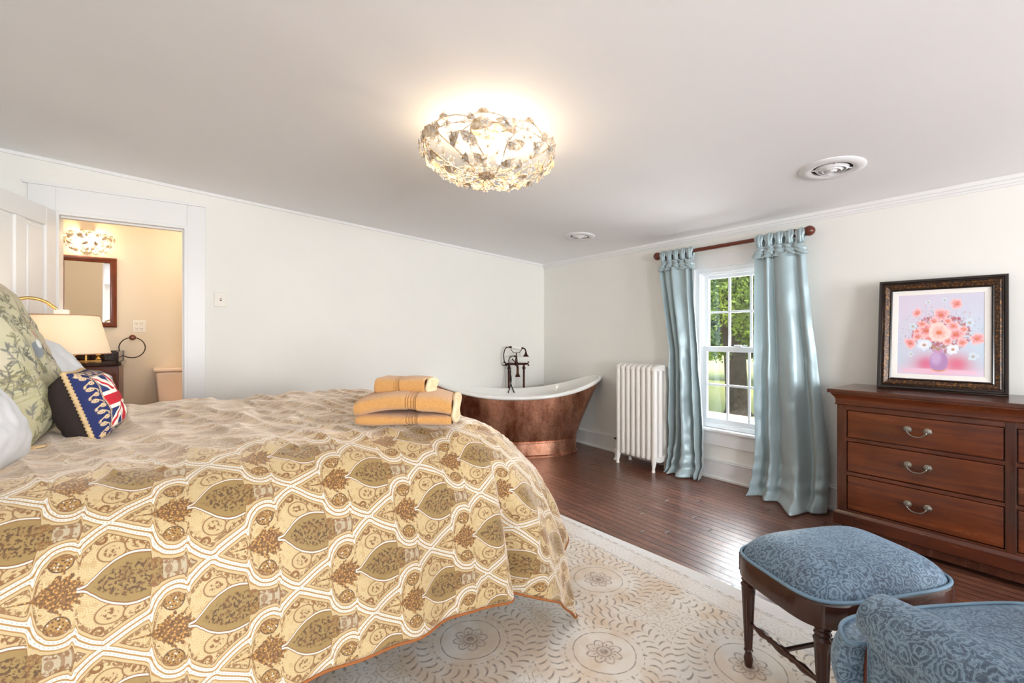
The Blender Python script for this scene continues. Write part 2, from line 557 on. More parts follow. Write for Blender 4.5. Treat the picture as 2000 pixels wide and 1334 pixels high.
def mat_rug():
    m, t, b = new_mat('medallion_rug')
    o = tex(t); x, y, z = sep(t, o)
    wob = nnoise(o, 5, 2) - .5
    x = x + wob * .02; y = y + wob * .02
    S = .74
    def local(ox, oy):
        u = nfract((x + ox) / S) - .5; v = nfract((y + oy) / S) - .5
        return u * S, v * S
    u1, v1 = local(RUG_OX, RUG_OY); u2, v2 = local(RUG_OX + S / 2, RUG_OY + S / 2)
    r1 = nhyp(u1, v1); r2 = nhyp(u2, v2)
    s = nlt(r2, r1)
    u = fmix(s, u1, u2); v = fmix(s, v1, v2); r = nmin(r1, r2)
    th = natan2(v, u)
    cream = srgb(230, 224, 214); tan = srgb(212, 194, 170); ink = srgb(104, 84, 70); blue = srgb(196, 200, 204)
    P = combine(x, y)
    fade = nnoise(P, 3.2, 4, .6, dims='2D')
    c = nmix(step(fade, .42, .62), cream, tan)
    c = nmix(step(nnoise(P, 1.7, 3, dims='2D'), .55, .7) * .5, c, blue)
    # filler: tiny floral curls
    V = nvor(P, 17, dims='2D')
    curl = line(nsin(V * 20 + nnoise(P, 30, 1, dims='2D') * 5), .95, .10) * step(r, .27, .30)
    V2 = nvor(P, 34, dims='2D')
    dots = step(V2, .2, .12) * step(r, .26, .28) * .8
    # rings
    rings = nmax(line(r, .118, .0022), nmax(line(r, .15, .0016) * step(nsin(th * 40), -.3, .0), line(r, .275, .002) * step(nsin(th * 60), -.2, .2)))
    petal = line(r + nabs(nsin(th * 4)) * -.02, .048, .0035) 
    core = step(r, .018, .012) + line(r, .028, .003) + step(nsin(th * 16), .2, .8) * line(r, .04, .006)
    q1 = (r - .192) * 50; q2 = (r - .245) * 50
    d1 = step(nsin(th * 34 + q1 * 1.1 + q1 * q1 * 1.2), .55, .85) * line(r, .192, .022, .004)
    d2 = step(nsin(th * 42 - q2 * 1.4 + q2 * q2 * 1.2), .55, .85) * line(r, .242, .020, .004)
    beads = step(nsin(th * 14), .85, .97) * line(r, .152, .008, .003)
    ink_m = nmax(nmax(rings, petal), nmax(nmax(d1, d2), nmax(beads, core)))
    ink_m = nmax(ink_m, nmax(curl * .75, dots * .6))
    inner = step(r, .27, .26)
    c = nmix(inner * .3 * step(fade, .4, .6), c, srgb(224, 196, 168))
    # borders, measured from the long edge on +x and the end edges
    ex = RUG_HX - nabs(x - RUG_CX); ey = RUG_HY - nabs(y - RUG_CY)
    e = nmin(ex, ey)
    along = nsin((x + y) * 110)
    bl = nmax(line(e, .085, .0035) * step(along, -.3, .1), nmax(line(e, .098, .002), nmax(line(e, .205, .002), line(e, .217, .0035) * step(along, -.3, .1))))
    outb = step(e, .22, .215)
    c = nmix(outb * .6, c, srgb(232, 230, 228))
    bcurl = line(nsin(nvor(P, 13, dims='2D') * 26), .9, .1) * .4
    ink_m = fmix(outb, ink_m, bcurl)
    ink_m = nmax(ink_m, bl)
    outer = step(e, .08, .075)
    ink_m = ink_m * (1 - outer)
    c = nmix(outer * .7, c, srgb(226, 226, 226))
    wear = step(nnoise(P, 38, 3, .6, dims='2D'), .34, .58)
    c = nmix(step(r, .075, .02) * .45 * (1 - outb), c, srgb(168, 138, 112))
    c = nmix(ink_m * (.26 + wear * .46), c, ink)
    fib = nnoise(o, 260, 2)
    c = nmix(fib * .16, c, srgb(170, 155, 140))
    setb(t, b, Base_Color=c, Roughness=.95, Sheen_Weight=.2)
    bump(t, b, fib - ink_m * .5, .35, .003)
    return m

def mat_paisley():
    """golden ogee paisley print; UV = metres along the bed (tips towards the head) and across"""
    m, t, b = new_mat('golden_paisley')
    uvn = t.nodes.new('ShaderNodeUVMap'); uvn.uv_map = 'UVMap'
    sx, sy, _ = sep(t, uvn.outputs[0])
    PL, PH = .40, .262
    X = sx / PL; Y = sy / PH
    half = [(0, .02), (.05, .06), (.10, .105), (.154, .148), (.203, .188), (.22, .25), (.25, .318), (.29, .358), (.33, .366), (.36, .352), (.378, .338), (.395, .372), (.43, .420), (.46, .452), (.49, .474)]
    pts = [(a, w * 1.8) for a, w in half] + [(.5 + a, (.5 - w) * 1.8) for a, w in half] + [(1.0, .02 * 1.8)]
    a0 = nfract(X); b0 = nfract(Y) - .5
    w = nwave_curve(a0, pts) / 1.8
    inB = nlt(w, nabs(b0))
    a1 = nfract(X + .5); b1 = nfract(Y + .5) - .5
    a = fmix(inB, a0, a1); bb = fmix(inB, b0, b1)
    e = nabs(w - nabs(b0))            # distance-like from the shared boundary (units of PH)
    w2 = nwave_curve(nfract(X + .012), pts) / 1.8; sn = (w2 - w) / (.012 * PL / PH); e = e / nsqrt(1 + sn * sn)
    ab = nabs(bb)
    P = combine(sx, sy)
    px = a * (PL / PH)                # metric coordinates in units of PH
    beige = srgb(196, 174, 130); white = srgb(212, 206, 194); brown = srgb(126, 88, 50); gold = srgb(160, 122, 68)
    olive = srgb(146, 120, 72); dk = srgb(88, 64, 40); grey = srgb(160, 154, 140)
    fine = nvor(P, 150, dims='2D')
    fine2 = nvor(P, 85, dims='2D')
    nz = nnoise(P, 130, 3, .6, dims='2D')
    filig = step(nz, .5, .55)
    # ground with soft filigree
    c = nmix(step(nnoise(P, 60, 2, dims='2D'), .55, .62) * .3, beige, gold)
    c = nmix(line(nsin(nvor(P, 42, dims='2D') * 34), .9, .14) * .55, c, gold)
    # right end: nested grey waves
    rr = nhyp(px - 1.20, bb * .8)
    wav = step(nsin(rr * 95), .1, .6) * step(a, .70, .74) 
    c = nmix(step(a, .70, .74) * .55, c, grey)
    c = nmix(wav * .7, c, brown)
    # three petals around the medallion
    for (qx, qy) in ((.80, .245), (.985, .275), (1.13, .205)):
        d = nhyp((px - qx) * .78, ab - qy)
        c = nmix(step(d, .085, .078), c, brown)
        c = nmix(step(d, .076, .069), c, srgb(188, 164, 120))
        c = nmix(step(d, .048, .042) * filig, c, brown)
    # paisley lobe disc with dots
    d = nhyp(px - .475, ab - .245)
    disc = step(d, .082, .075)
    c = nmix(disc, c, gold)
    c = nmix(disc * step(fine, .30, .24), c, dk)
    c = nmix(disc * step(fine2, .16, .12) * .9, c, white)
    c = nmix(line(d, .079, .005), c, dk)
    # curl
    d = nhyp(px - .735, ab - .37)
    th = natan2(ab - .37, px - .735)
    c = nmix(step(nsin(th + d * 90), .3, .6) * step(d, .062, .056), c, brown)
    # feathery tree
    th = step(a, .13, .15) * step(a, .425, .405)
    wid = nwave_curve(a, [(0, 0), (.14, 0), (.20, .18), (.27, .36), (.33, .44), (.38, .36), (.42, .12), (.43, 0), (1, 0)]) * .45
    jag = nabs(nsin(a * 58 - ab * 40)) * .055 + (nz - .35) * .16
    tree = step(ab + jag - wid, .0, -.012) * th
    spire = step(ab - (a - .10) * .07, .004, .0) * step(a, .10, .11) * step(a, .3, .28)
    tree = nmax(tree, spire)
    c = nmix(tree, c, brown)
    c = nmix(tree * step(fine, .36, .28), c, srgb(186, 140, 74))
    c = nmix(tree * step(nnoise(P, 170, 2, dims='2D'), .52, .56) * .8, c, dk)
    # medallion
    mw = nwave_curve(a, [(0, 0), (.40, 0), (.44, .10), (.50, .30), (.56, .42), (.62, .47), (.68, .44), (.73, .37), (.76, .32), (.765, 0), (1, 0)]) * .40
    me = fmix(step(a, .378, .382) * step(a, .764, .760), -1.0, mw - ab)
    c = nmix(step(me, -.032, -.026), c, brown)
    c = nmix(step(me, -.024, -.018), c, white)
    c = nmix(step(me, -.008, -.004), c, brown)
    c = nmix(step(me, .002, .006), c, olive)
    fl = step(me - .085 + nz * .07, .0, .02)
    c = nmix(fl * filig, c, dk)
    c = nmix(fl * step(nnoise(P, 45, 1, dims='2D'), .5, .6) * .35, c, brown)
    # bands either side of the ogee boundary
    c = nmix(step(e, .105, .095) * step(nz, .44, .52) * .9, c, brown)
    c = nmix(step(e, .068, .063), c, srgb(186, 164, 122))
    c = nmix(line(e, .065, .003), c, brown)
    c = nmix(step(e, .044, .040), c, gold)
    c = nmix(step(e, .034, .030), c, white)
    c = nmix(step(e, .008, .005), c, gold)
    dash = step(nsin(sx * 900), .0, .5)
    c = nmix(line(e, .018, .0035) * dash * .8, c, srgb(150, 146, 132))
    weave = nnoise(P, 900, 1, dims='2D')
    setb(t, b, Base_Color=c, Roughness=.62, Sheen_Weight=1.0)
    b.inputs['Sheen Roughness'].default_value = .45; b.inputs['Sheen Tint'].default_value = srgb(255, 238, 222)
    b.inputs['Specular IOR Level'].default_value = .35
    bump(t, b, nnoise(tex(t), 9, 4, .55) * 1.0 + weave * .02, .5, .03)
    return m
m_paisley = mat_paisley()

def mat_leaves():
    m, t, b = new_mat('tree_leaves')
    o = tex(t)
    n = nnoise(o, 1.6, 3)
    c = nmix(step(n, .35, .65), srgb(34, 66, 22), srgb(132, 160, 52))
    tl = t.nodes.new('ShaderNodeBsdfTranslucent'); t.links.new(c.s, tl.inputs[0])
    setb(t, b, Base_Color=c, Roughness=.6)
    mx = t.nodes.new('ShaderNodeMixShader'); mx.inputs[0].default_value = .35
    out = [q for q in t.nodes if q.type == 'OUTPUT_MATERIAL'][0]
    t.links.new(b.outputs[0], mx.inputs[1]); t.links.new(tl.outputs[0], mx.inputs[2]); t.links.new(mx.outputs[0], out.inputs[0])
    return m
m_leaves = mat_leaves()
def mat_lawn():
    m, t, b = new_mat('field_grass')
    o = tex(t); x, y, z = sep(t, o)
    n = nnoise(combine(x * 1, y * 1), 12, 5, .7)
    c = nmix(n, srgb(150, 165, 80), srgb(212, 214, 150))
    setb(t, b, Base_Color=c, Roughness=.9); bump(t, b, n, 1, .1)
    return m
m_lawn = mat_lawn()
# ------------------------------------------------------------------ camera
XB, YA = 3.72, 4.308           # window wall plane, door wall plane
YAW = math.radians(36.8)
cam = bpy.data.cameras.new('camera'); co = bpy.data.objects.new('camera', cam); COL.objects.link(co)
cam.sensor_width = 36; cam.lens = 16.0; cam.clip_start = .05; cam.clip_end = 300
cam.shift_y = -.006
co.location = (0, 0, 1.22); co.rotation_euler = (PI / 2, 0, -YAW)
SC.camera = co

def cz(x): return 2.10 + .0696 * (XB - x)      # sloping attic ceiling
XL, YF = -1.35, -3.4          # wall behind the bed head, wall behind the camera

# ------------------------------------------------------------------ shell
bm = bmesh.new(); box(bm, XL - .15, XB + .16, YF - .15, YA + .16, -.12, 0)
struct('floor', bm, m_floor)
bm = bmesh.new()
a = [(XL - .15, cz(XL - .15)), (XB + .16, cz(XB + .16)), (XB + .16, cz(XB + .16) + .12), (XL - .15, cz(XL - .15) + .12)]
prism(bm, a, YA + .16 - (YF - .15), Matrix(((1, 0, 0, 0), (0, 0, 1, YF - .15), (0, 1, 0, 0), (0, 0, 0, 1))))
struct('ceiling', bm, m_ceil)
# window wall with opening
WY0, WY1, WZ0, WZ1 = 1.535, 2.255, .415, 1.80
bm = bmesh.new()
T = 2.32
box(bm, XB, XB + .16, YF - .15, WY0, 0, T); box(bm, XB, XB + .16, WY1, YA + .16, 0, T)
box(bm, XB, XB + .16, WY0, WY1, 0, WZ0); box(bm, XB, XB + .16, WY0, WY1, WZ1, T)
struct('wall_right', bm, m_wall)
# door wall
DX0, DX1, DZ = -.626, .096, 2.055
bm = bmesh.new()
T = 2.6
box(bm, XL - .15, DX0, YA, YA + .14, 0, T); box(bm, DX1, XB, YA, YA + .14, 0, T); box(bm, DX0, DX1, YA, YA + .14, DZ, T)
struct('wall_back', bm, m_wall)
bm = bmesh.new(); box(bm, XL - .15, XL, YF - .15, YA, 0, 2.62); struct('wall_left', bm, m_wall)
# wall behind the camera; its two window openings are added for fill light
bm = bmesh.new()
T = 2.62
xs = [XL, -.5, .7, 1.5, 2.7, XB]
box(bm, xs[0], xs[1], YF - .15, YF, 0, T); box(bm, xs[2], xs[3], YF - .15, YF, 0, T); box(bm, xs[4], xs[5], YF - .15, YF, 0, T)
for i in (1, 3):
    box(bm, xs[i], xs[i + 1], YF - .15, YF, 0, .5); box(bm, xs[i], xs[i + 1], YF - .15, YF, 1.95, T)
struct('wall_front', bm, m_wall)
for k, i in enumerate((1, 3)):
    bm = bmesh.new()
    x0, x1 = xs[i], xs[i + 1]
    for q in ((x0, x1, .5, .55), (x0, x1, 1.90, 1.95), (x0, x0 + .05, .55, 1.9), (x1 - .05, x1, .55, 1.9), (x0, x1, 1.2, 1.24)):
        box(bm, q[0], q[1], YF - .12, YF - .06, q[2], q[3])
    struct('window_%d' % (k + 2), bm, m_vinyl)  # unseen window frame, made up to go with the fill light

# cornice strips
bm = bmesh.new()
for (d, h) in ((.030, .022), (.018, .040), (.008, .055)):
    box(bm, XB - d, XB, YF, YA, 2.10 - h, 2.11)
struct('trim_1', bm, m_trim, bevel=.004)
bm = bmesh.new()
prof = [(XL, cz(XL) + .01), (XB, cz(XB) + .01), (XB, cz(XB) - .022), (XL, cz(XL) - .022)]
prism(bm, prof, .018, Matrix(((1, 0, 0, 0), (0, 0, 1, YA - .018), (0, 1, 0, 0), (0, 0, 0, 1))))
struct('trim_2', bm, m_trim)
# baseboards
def baseboard(name, x0, x1, y0, y1, side):
    bm = bmesh.new()
    for (d, a, b_) in ((.018, 0, .15), (.026, .148, .160), (.018, .160, .172), (.034, 0, .022)):
        if side == 'x': box(bm, XB - d, XB, y0, y1, a, b_)
        else: box(bm, x0, x1, YA - d, YA, a, b_)
    return struct(name, bm, m_trim, bevel=.005, segs=3)
baseboard('baseboard_right', 0, 0, YF, YA, 'x')
baseboard('baseboard_back', DX1 + .12, XB - .034, 0, 0, 'y')

# door casing and open door
bm = bmesh.new()
box(bm, DX0 - .13, DX0, YA - .02, YA, 0, DZ + .165); box(bm, DX1, DX1 + .117, YA - .02, YA, 0, DZ + .165)
box(bm, DX0, DX1, YA - .0205, YA, DZ, DZ + .165)
box(bm, DX0 - .155, DX1 + .117, YA - .026, YA, DZ + .165, DZ + .185)
struct('trim_3', bm, m_trim, bevel=.003)
bm = bmesh.new()    # jamb lining with stop
box(bm, DX0 - .001, DX0 + .018, YA - .019, YA + .141, 0, DZ); box(bm, DX1 - .018, DX1 + .001, YA - .019, YA + .141, 0, DZ)
box(bm, DX0 + .018, DX1 - .018, YA - .019, YA + .141, DZ - .018, DZ + .001)
box(bm, DX1 - .03, DX1 - .0185, YA + .03, YA + .06, 0, DZ - .03); box(bm, DX0 + .02, DX1 - .0185, YA + .03, YA + .06, DZ - .03, DZ - .0185)
struct('trim_4', bm, m_trim)
dr = bpy.data.objects.new('door_1', None); COL.objects.link(dr); dr['kind'] = 'structure'
dr.location = (DX0 - .010, YA - .03, 0); dr.rotation_euler = (0, 0, math.radians(-107))
bm = bmesh.new()
DW, DH = .70, 2.056
st = .105
box(bm, 0, st, -.018, .018, .01, DH); box(bm, DW - st, DW, -.018, .018, .01, DH)
for z0, z1 in ((.01, .22), (.86, 1.0), (DH - .12, DH)): box(bm, st, DW - st, -.018, .018, z0, z1)
box(bm, DW / 2 - .045, DW / 2 + .045, -.018, .018, .22, .86); box(bm, DW / 2 - .045, DW / 2 + .045, -.018, .018, 1.0, DH - .12)
obj('door_leaf', bm, m_trim, dr, bevel=.006)
for xa, xb_ in ((st, DW / 2 - .045), (DW / 2 + .045, DW - st)):
    for za, zb in ((.22, .86), (1.0, DH - .12)):
        bm = bmesh.new(); box(bm, xa - .002, xb_ + .002, -.006, .006, za, zb); box(bm, xa + .03, xb_ - .03, -.012, .012, za + .03, zb - .03)
        obj('door_panel', bm, m_trim, dr, bevel=.008)
bm = bmesh.new()
for s in (-1, 1):
    lathe(bm, [(0.026, 0), (.026, .006), (.012, .01), (.010, .03), (.024, .042), (.027, .055), (.018, .066), (0, .068)], 20, axis_mat((DW - .055, s * .018, .95), (0, s, 0)))
obj('door_handle', bm, m_brass, dr, smooth=True)

# ------------------------------------------------------------------ window_1
w = bpy.data.objects.new('window_1', None); COL.objects.link(w); w['kind'] = 'structure'; w.location = (XB, 0, 0)
def wb(name, boxes, mat=m_vinyl, bevel=.003, **k):
    bm = bmesh.new()
    for q in boxes: box(bm, *q)
    return obj(name, bm, mat, w, bevel=bevel, **k)
# casing boards (on the wall face) : head, sides, apron
wb('window_casing', [(-.018, 0, WY0 - .11, WY1 + .11, 1.80, 1.915), (-.018, 0, WY0 - .11, WY0, .42, 1.80), (-.018, 0, WY1, WY1 + .11, .42, 1.80),
                     (-.018, 0, WY0 - .11, WY1 + .11, .285, .40)], m_trim)
wb('window_sill', [(-.055, .04, WY0 - .13, WY1 + .13, .402, .428)], m_trim, bevel=.008)
fr = [(.0, .10, WY0, WY0 + .038, .43, 1.80), (.0, .10, WY1 - .038, WY1, .43, 1.80), (.0, .10, WY0 + .038, WY1 - .038, 1.757, 1.80), (.0, .10, WY0 + .038, WY1 - .038, .43, .462),
      (.022, .098, WY0 + .036, WY0 + .052, .46, 1.76), (.022, .098, WY1 - .052, WY1 - .036, .46, 1.76), (.022, .098, WY0 + .052, WY1 - .052, 1.740, 1.76), (.022, .098, WY0 + .052, WY1 - .052, .46, .474)]
wb('window_frame', fr)
ya, yb = WY0 + .05, WY1 - .05
def sash(z0, z1, x0, x1, rb, rt, zm):
    s = .04
    o = wb('window_sash', [(x0, x1, ya, ya + s, z0, z1), (x0, x1, yb - s, yb, z0, z1), (x0, x1, ya + s, yb - s, z0, z0 + rb), (x0, x1, ya + s, yb - s, z1 - rt, z1)])
    gy0, gy1 = ya + s, yb - s
    xm = (x0 + x1) / 2
    q = [(xm - .008, xm + .008, gy0 + (gy1 - gy0) * k / 3 - .009, gy0 + (gy1 - gy0) * k / 3 + .009, z0 + rb, z1 - rt) for k in (1, 2)]
    q.append((xm - .0085, xm + .0085, gy0, gy1, zm - .009, zm + .009))
    wb('window_muntins', q, bevel=.002)
    bm = bmesh.new(); box(bm, xm - .002, xm + .002, gy0, gy1, z0 + rb, z1 - rt)
    obj('window_pane', bm, m_glass, w)
sash(1.08, 1.745, .055, .085, .04, .034, 1.42)     # upper, outer
sash(.472, 1.125, .024, .052, .034, .045, .795)    # lower, inner
wb('sash_lock', [(.010, .03, 1.86, 1.92, 1.125, 1.14)], m_vinyl)

# ------------------------------------------------------------------ bathroom beyond the door
BY = 5.6
bm = bmesh.new(); box(bm, -1.75, 1.15, YA + .14, BY + .12, .03, .15); struct('floor_bathroom', bm, m_tank)
bm = bmesh.new(); box(bm, -1.75, 1.15, BY, BY + .12, .15, 2.62); struct('wall_bathroom_back', bm, m_bathwall)
bm = bmesh.new(); box(bm, -1.87, -1.75, YA + .14, BY + .12, .03, 2.62); struct('wall_bathroom_left', bm, m_bathwall)
bm = bmesh.new(); box(bm, 1.15, 1.27, YA + .14, BY + .12, .03, 2.62); struct('wall_bathroom_right', bm, m_bathwall)
bm = bmesh.new(); box(bm, -1.87, 1.27, YA + .14, BY + .12, 2.5, 2.62); struct('ceiling_bathroom', bm, m_ceil)

# ------------------------------------------------------------------ outdoors
bm = bmesh.new(); box(bm, XB + .17, 7.8, -4, 16, -.30, -.15)
deck = obj('porch_deck', bm, m_deckwood); tag(deck, 'pale weathered wooden porch deck outside the window', 'deck'); deck['kind'] = 'structure'
bm = bmesh.new(); box(bm, 7.8, 120, -60, 120, -.5, -.35)
o = obj('grass_field', bm, m_lawn); tag(o, 'sunlit pale green grass field beyond the porch', 'grass', kind='stuff')

def leaf_cloud(name, parent, centers, n, size, mat=None, loc=None):
    """many small folded leaf quads scattered in ellipsoids"""
    C = []; 
    tot = sum(c[3] * c[4] * c[5] for c in centers)
    for cx, cy, cz_, rx, ry, rz_ in centers:
        k = int(n * rx * ry * rz_ / tot)
        d = rng.normal(size=(k, 3)); d /= np.linalg.norm(d, axis=1)[:, None]
        r = rng.random(k) ** .45
        C.append(d * r[:, None] * np.array([rx, ry, rz_]) + np.array([cx, cy, cz_]))
    C = np.concatenate(C); k = len(C)
    A = rng.normal(size=(k, 3)); A /= np.linalg.norm(A, axis=1)[:, None]
    B = np.cross(A, rng.normal(size=(k, 3))); B /= np.linalg.norm(B, axis=1)[:, None]
    s = size * (0.6 + .8 * rng.random(k))[:, None]
    V = np.stack([C - A * s, C + B * s * .5, C + A * s, C - B * s * .5], 1).reshape(-1, 3)
    me = bpy.data.meshes.new(name)
    me.vertices.add(len(V)); me.vertices.foreach_set('co', V.reshape(-1).astype(np.float32))
    me.loops.add(k * 4); me.polygons.add(k)
    me.loops.foreach_set('vertex_index', np.arange(k * 4, dtype=np.int32))
    me.polygons.foreach_set('loop_start', np.arange(0, k * 4, 4, dtype=np.int32))
    me.polygons.foreach_set('loop_total', np.full(k, 4, dtype=np.int32))
    me.update(calc_edges=True)
    return link_mesh(name, me, mat or m_leaves, parent, loc)

tr = thing('shade_tree', 'large leafy tree with thick dark trunk seen through the window', 'tree', (9.0, 4.55, -.37))
bm = bmesh.new()
tube(bm, catmull([(0, 0, 0), (.0, .02, .3), (-.02, .05, 1.2), (-.08, .1, 2.4), (-.1, .15, 4.2)], 6), [.30, .26, .24, .225, .215, .21] + [.2] * 19, 14)
obj('trunk', bm, m_bark, tr, smooth=True)
bm = bmesh.new()
for a, b_, c_ in (((0, 0, 1.6), (.3, 1.0, 1.9), (.2, 2.4, 1.7)), ((-.05, .1, 2.2), (0, -1.0, 3.0), (.2, -2.3, 3.6)), ((-.05, .1, 2.5), (-.3, 1.0, 3.4), (-.2, 2.2, 4.6)),
                  ((0, 0, 1.9), (.5, -.8, 2.1), (.7, -2.0, 2.0)), ((-.1, .1, 3.0), (.2, .6, 3.8), (.5, 1.2, 5.0))):
    p = catmull([a, b_, c_], 6); tube(bm, p, [.10 * (1 - .6 * i / len(p)) for i in range(len(p))], 8)
obj('branch', bm, m_bark, tr, smooth=True)
leaf_cloud('foliage', tr, [(-.4, 1.6, 3.6, 1.3, 2.2, 1.4), (-.3, -1.4, 3.4, 1.2, 1.9, 1.5), (.2, .3, 5.0, 2.0, 2.6, 1.4), (-.9, .2, 3.0, .7, 1.2, .6), (-.2, 2.0, 1.75, 1.0, 1.3, .55), (-.3, -1.2, 1.8, .9, 1.2, .6), (-.75, .25, 1.2, .3, .6, .16), (-.9, .1, 2.45, .6, 1.3, .8), (-.6, 1.3, 2.1, .8, .9, .75), (-.6, -1.2, 2.1, .8, .9, .75), (-.5, 1.5, 1.4, .6, .6, .3)], 140000, .036)
for i, (x, y, s, lab) in enumerate(((14.5, 10.2, 1.0, 'rounded green tree across the field, left in the window'), (15.5, 6.6, 1.1, 'bushy green tree across the field behind the thick trunk'), (14.0, 3.4, .95, 'dense green tree across the field, right in the window'))):
    tt = thing('field_tree', lab, 'tree', (x, y, -.37), group=None)
    bm = bmesh.new(); tube(bm, [(0, 0, 0), (.05, 0, 1.2), (0, .1, 3)], [.2, .16, .1], 10); obj('trunk', bm, m_bark, tt, smooth=True)
    leaf_cloud('foliage', tt, [(0, 0, 2.6 * s, 1.5, 2.3, 1.9 * s), (0, .8, 1.4 * s, 1.2, 1.5, .8), (.2, -1.0, 1.4 * s, 1.2, 1.5, .8)], 22000, .10)

# ------------------------------------------------------------------ wall plates, vents
def plate(name, label, cat, loc, w_, h_, kind):
    t = thing(name, label, cat, loc)
    bm = bmesh.new(); box(bm, -w_ / 2, w_ / 2, -.006, 0, -h_ / 2, h_ / 2); obj('cover_plate', bm, m_plate, t, bevel=.003)
    if kind == 'switch':
        bm = bmesh.new(); box(bm, -.006, .006, -.0075, -.004, -.012, .012); obj('toggle_slot', bm, m_bronze, t)
        bm = bmesh.new(); box(bm, -.004, .004, -.016, -.004, -.002, .008); obj('toggle', bm, m_plate, t, bevel=.001)
    else:
        for s in (-1, 1):
            for sx in (-.018, .018):
                bm = bmesh.new(); box(bm, sx - .014, sx + .014, -.009, -.004, s * .026 - .017, s * .026 + .017)
                r = obj('receptacle', bm, m_plate, t, bevel=.003)
                bm = bmesh.new(); box(bm, sx - .007, sx - .0045, -.0095, -.006, s * .026 - .002, s * .026 + .008); box(bm, sx + .0045, sx + .007, -.0095, -.006, s * .026 - .002, s * .026 + .008)
                box(bm, sx - .002, sx + .002, -.0095, -.006, s * .026 - .012, s * .026 - .008)
                obj('slot', bm, m_black, r)
    return t
plate('light_switch', 'white light switch plate on the wall right of the bathroom door', 'switch', (.315, YA, 1.506), .09, .115, 'switch')
plate('wall_outlet', 'cream double outlet plate above the towel ring', 'outlet', (-.246, BY, 1.308), .10, .115, 'outlet')

def vent(loc, R, label):
    ang = math.atan(.0696)
    t = thing('ceiling_vent', label, 'vent', loc, group='round ceiling vents', rot=(0, ang, 0))
    bm = bmesh.new(); lathe(bm, [(R, 0), (R, -.004), (R * .93, -.012), (R * .72, -.014), (R * .62, -.008), (R * .62, 0)], 48)
    obj('flange', bm, m_ventw, t, smooth=True)
    bm = bmesh.new(); lathe(bm, [(R * .62, -.001), (0, -.001)], 40); obj('dark_throat', bm, m_black, t)
    for rr, z in ((.52, -.010), (.36, -.014), (.20, -.018)):
        bm = bmesh.new(); lathe(bm, [(R * rr, z + .006), (R * (rr - .085), z - .006), (R * (rr - .10), z - .004), (R * (rr - .02), z + .008)], 40)
        obj('louvre_ring', bm, m_ventw, t, smooth=True)
    bm = bmesh.new()
    for k in range(4): box(bm, 0, R * .6, -.003, .003, -.010, -.005, Matrix.Rotation(k * PI / 2 + .5, 4, 'Z'))
    obj('spoke', bm, m_ventw, t)
    bm = bmesh.new(); lathe(bm, [(.012, -.008), (.012, -.024), (0, -.026)], 16); obj('knob', bm, m_ventw, t, smooth=True)
vent((2.95, .964, cz(2.95)), .155, 'round white ceiling vent nearer the camera, between the light and the picture')
vent((3.05, 3.02, cz(3.05)), .14, 'far round white ceiling vent near the bathtub corner')
# ------------------------------------------------------------------ curtain rod and curtains
t = thing('curtain_rod', 'reddish wooden curtain rod with ball finials above the window', 'curtain rod', (3.62, 1.95, 1.958))
bm = bmesh.new(); tube(bm, [(0, -.60, .003), (0, .60, -.006)], .0165, 16); obj('rod', bm, m_rod, t, smooth=True)
for s, z in ((-1, .012), (1, -.012)):
    bm = bmesh.new(); lathe(bm, [(.018, -.03), (.021, -.026), (.021, -.02), (.012, -.012), (.010, -.002), (.018, .006), (.030, .020), (.036, .038), (.0365, .046), (.033, .060), (.022, .074), (.010, .080), (0, .081)], 24, axis_mat((0, s * .585, z * .3), (0, s, 0)))
    obj('finial', bm, m_rod, t, smooth=True)
    bm = bmesh.new(); lathe(bm, [(.027, -.012), (.029, 0), (.027, .012)], 20, axis_mat((0, s * .535, z * .3), (0, 1, 0)))
    box(bm, .01, .10, s * .535 - .01, s * .535 + .01, -.012, .012); obj('rod_bracket', bm, m_rod, t, smooth=True)

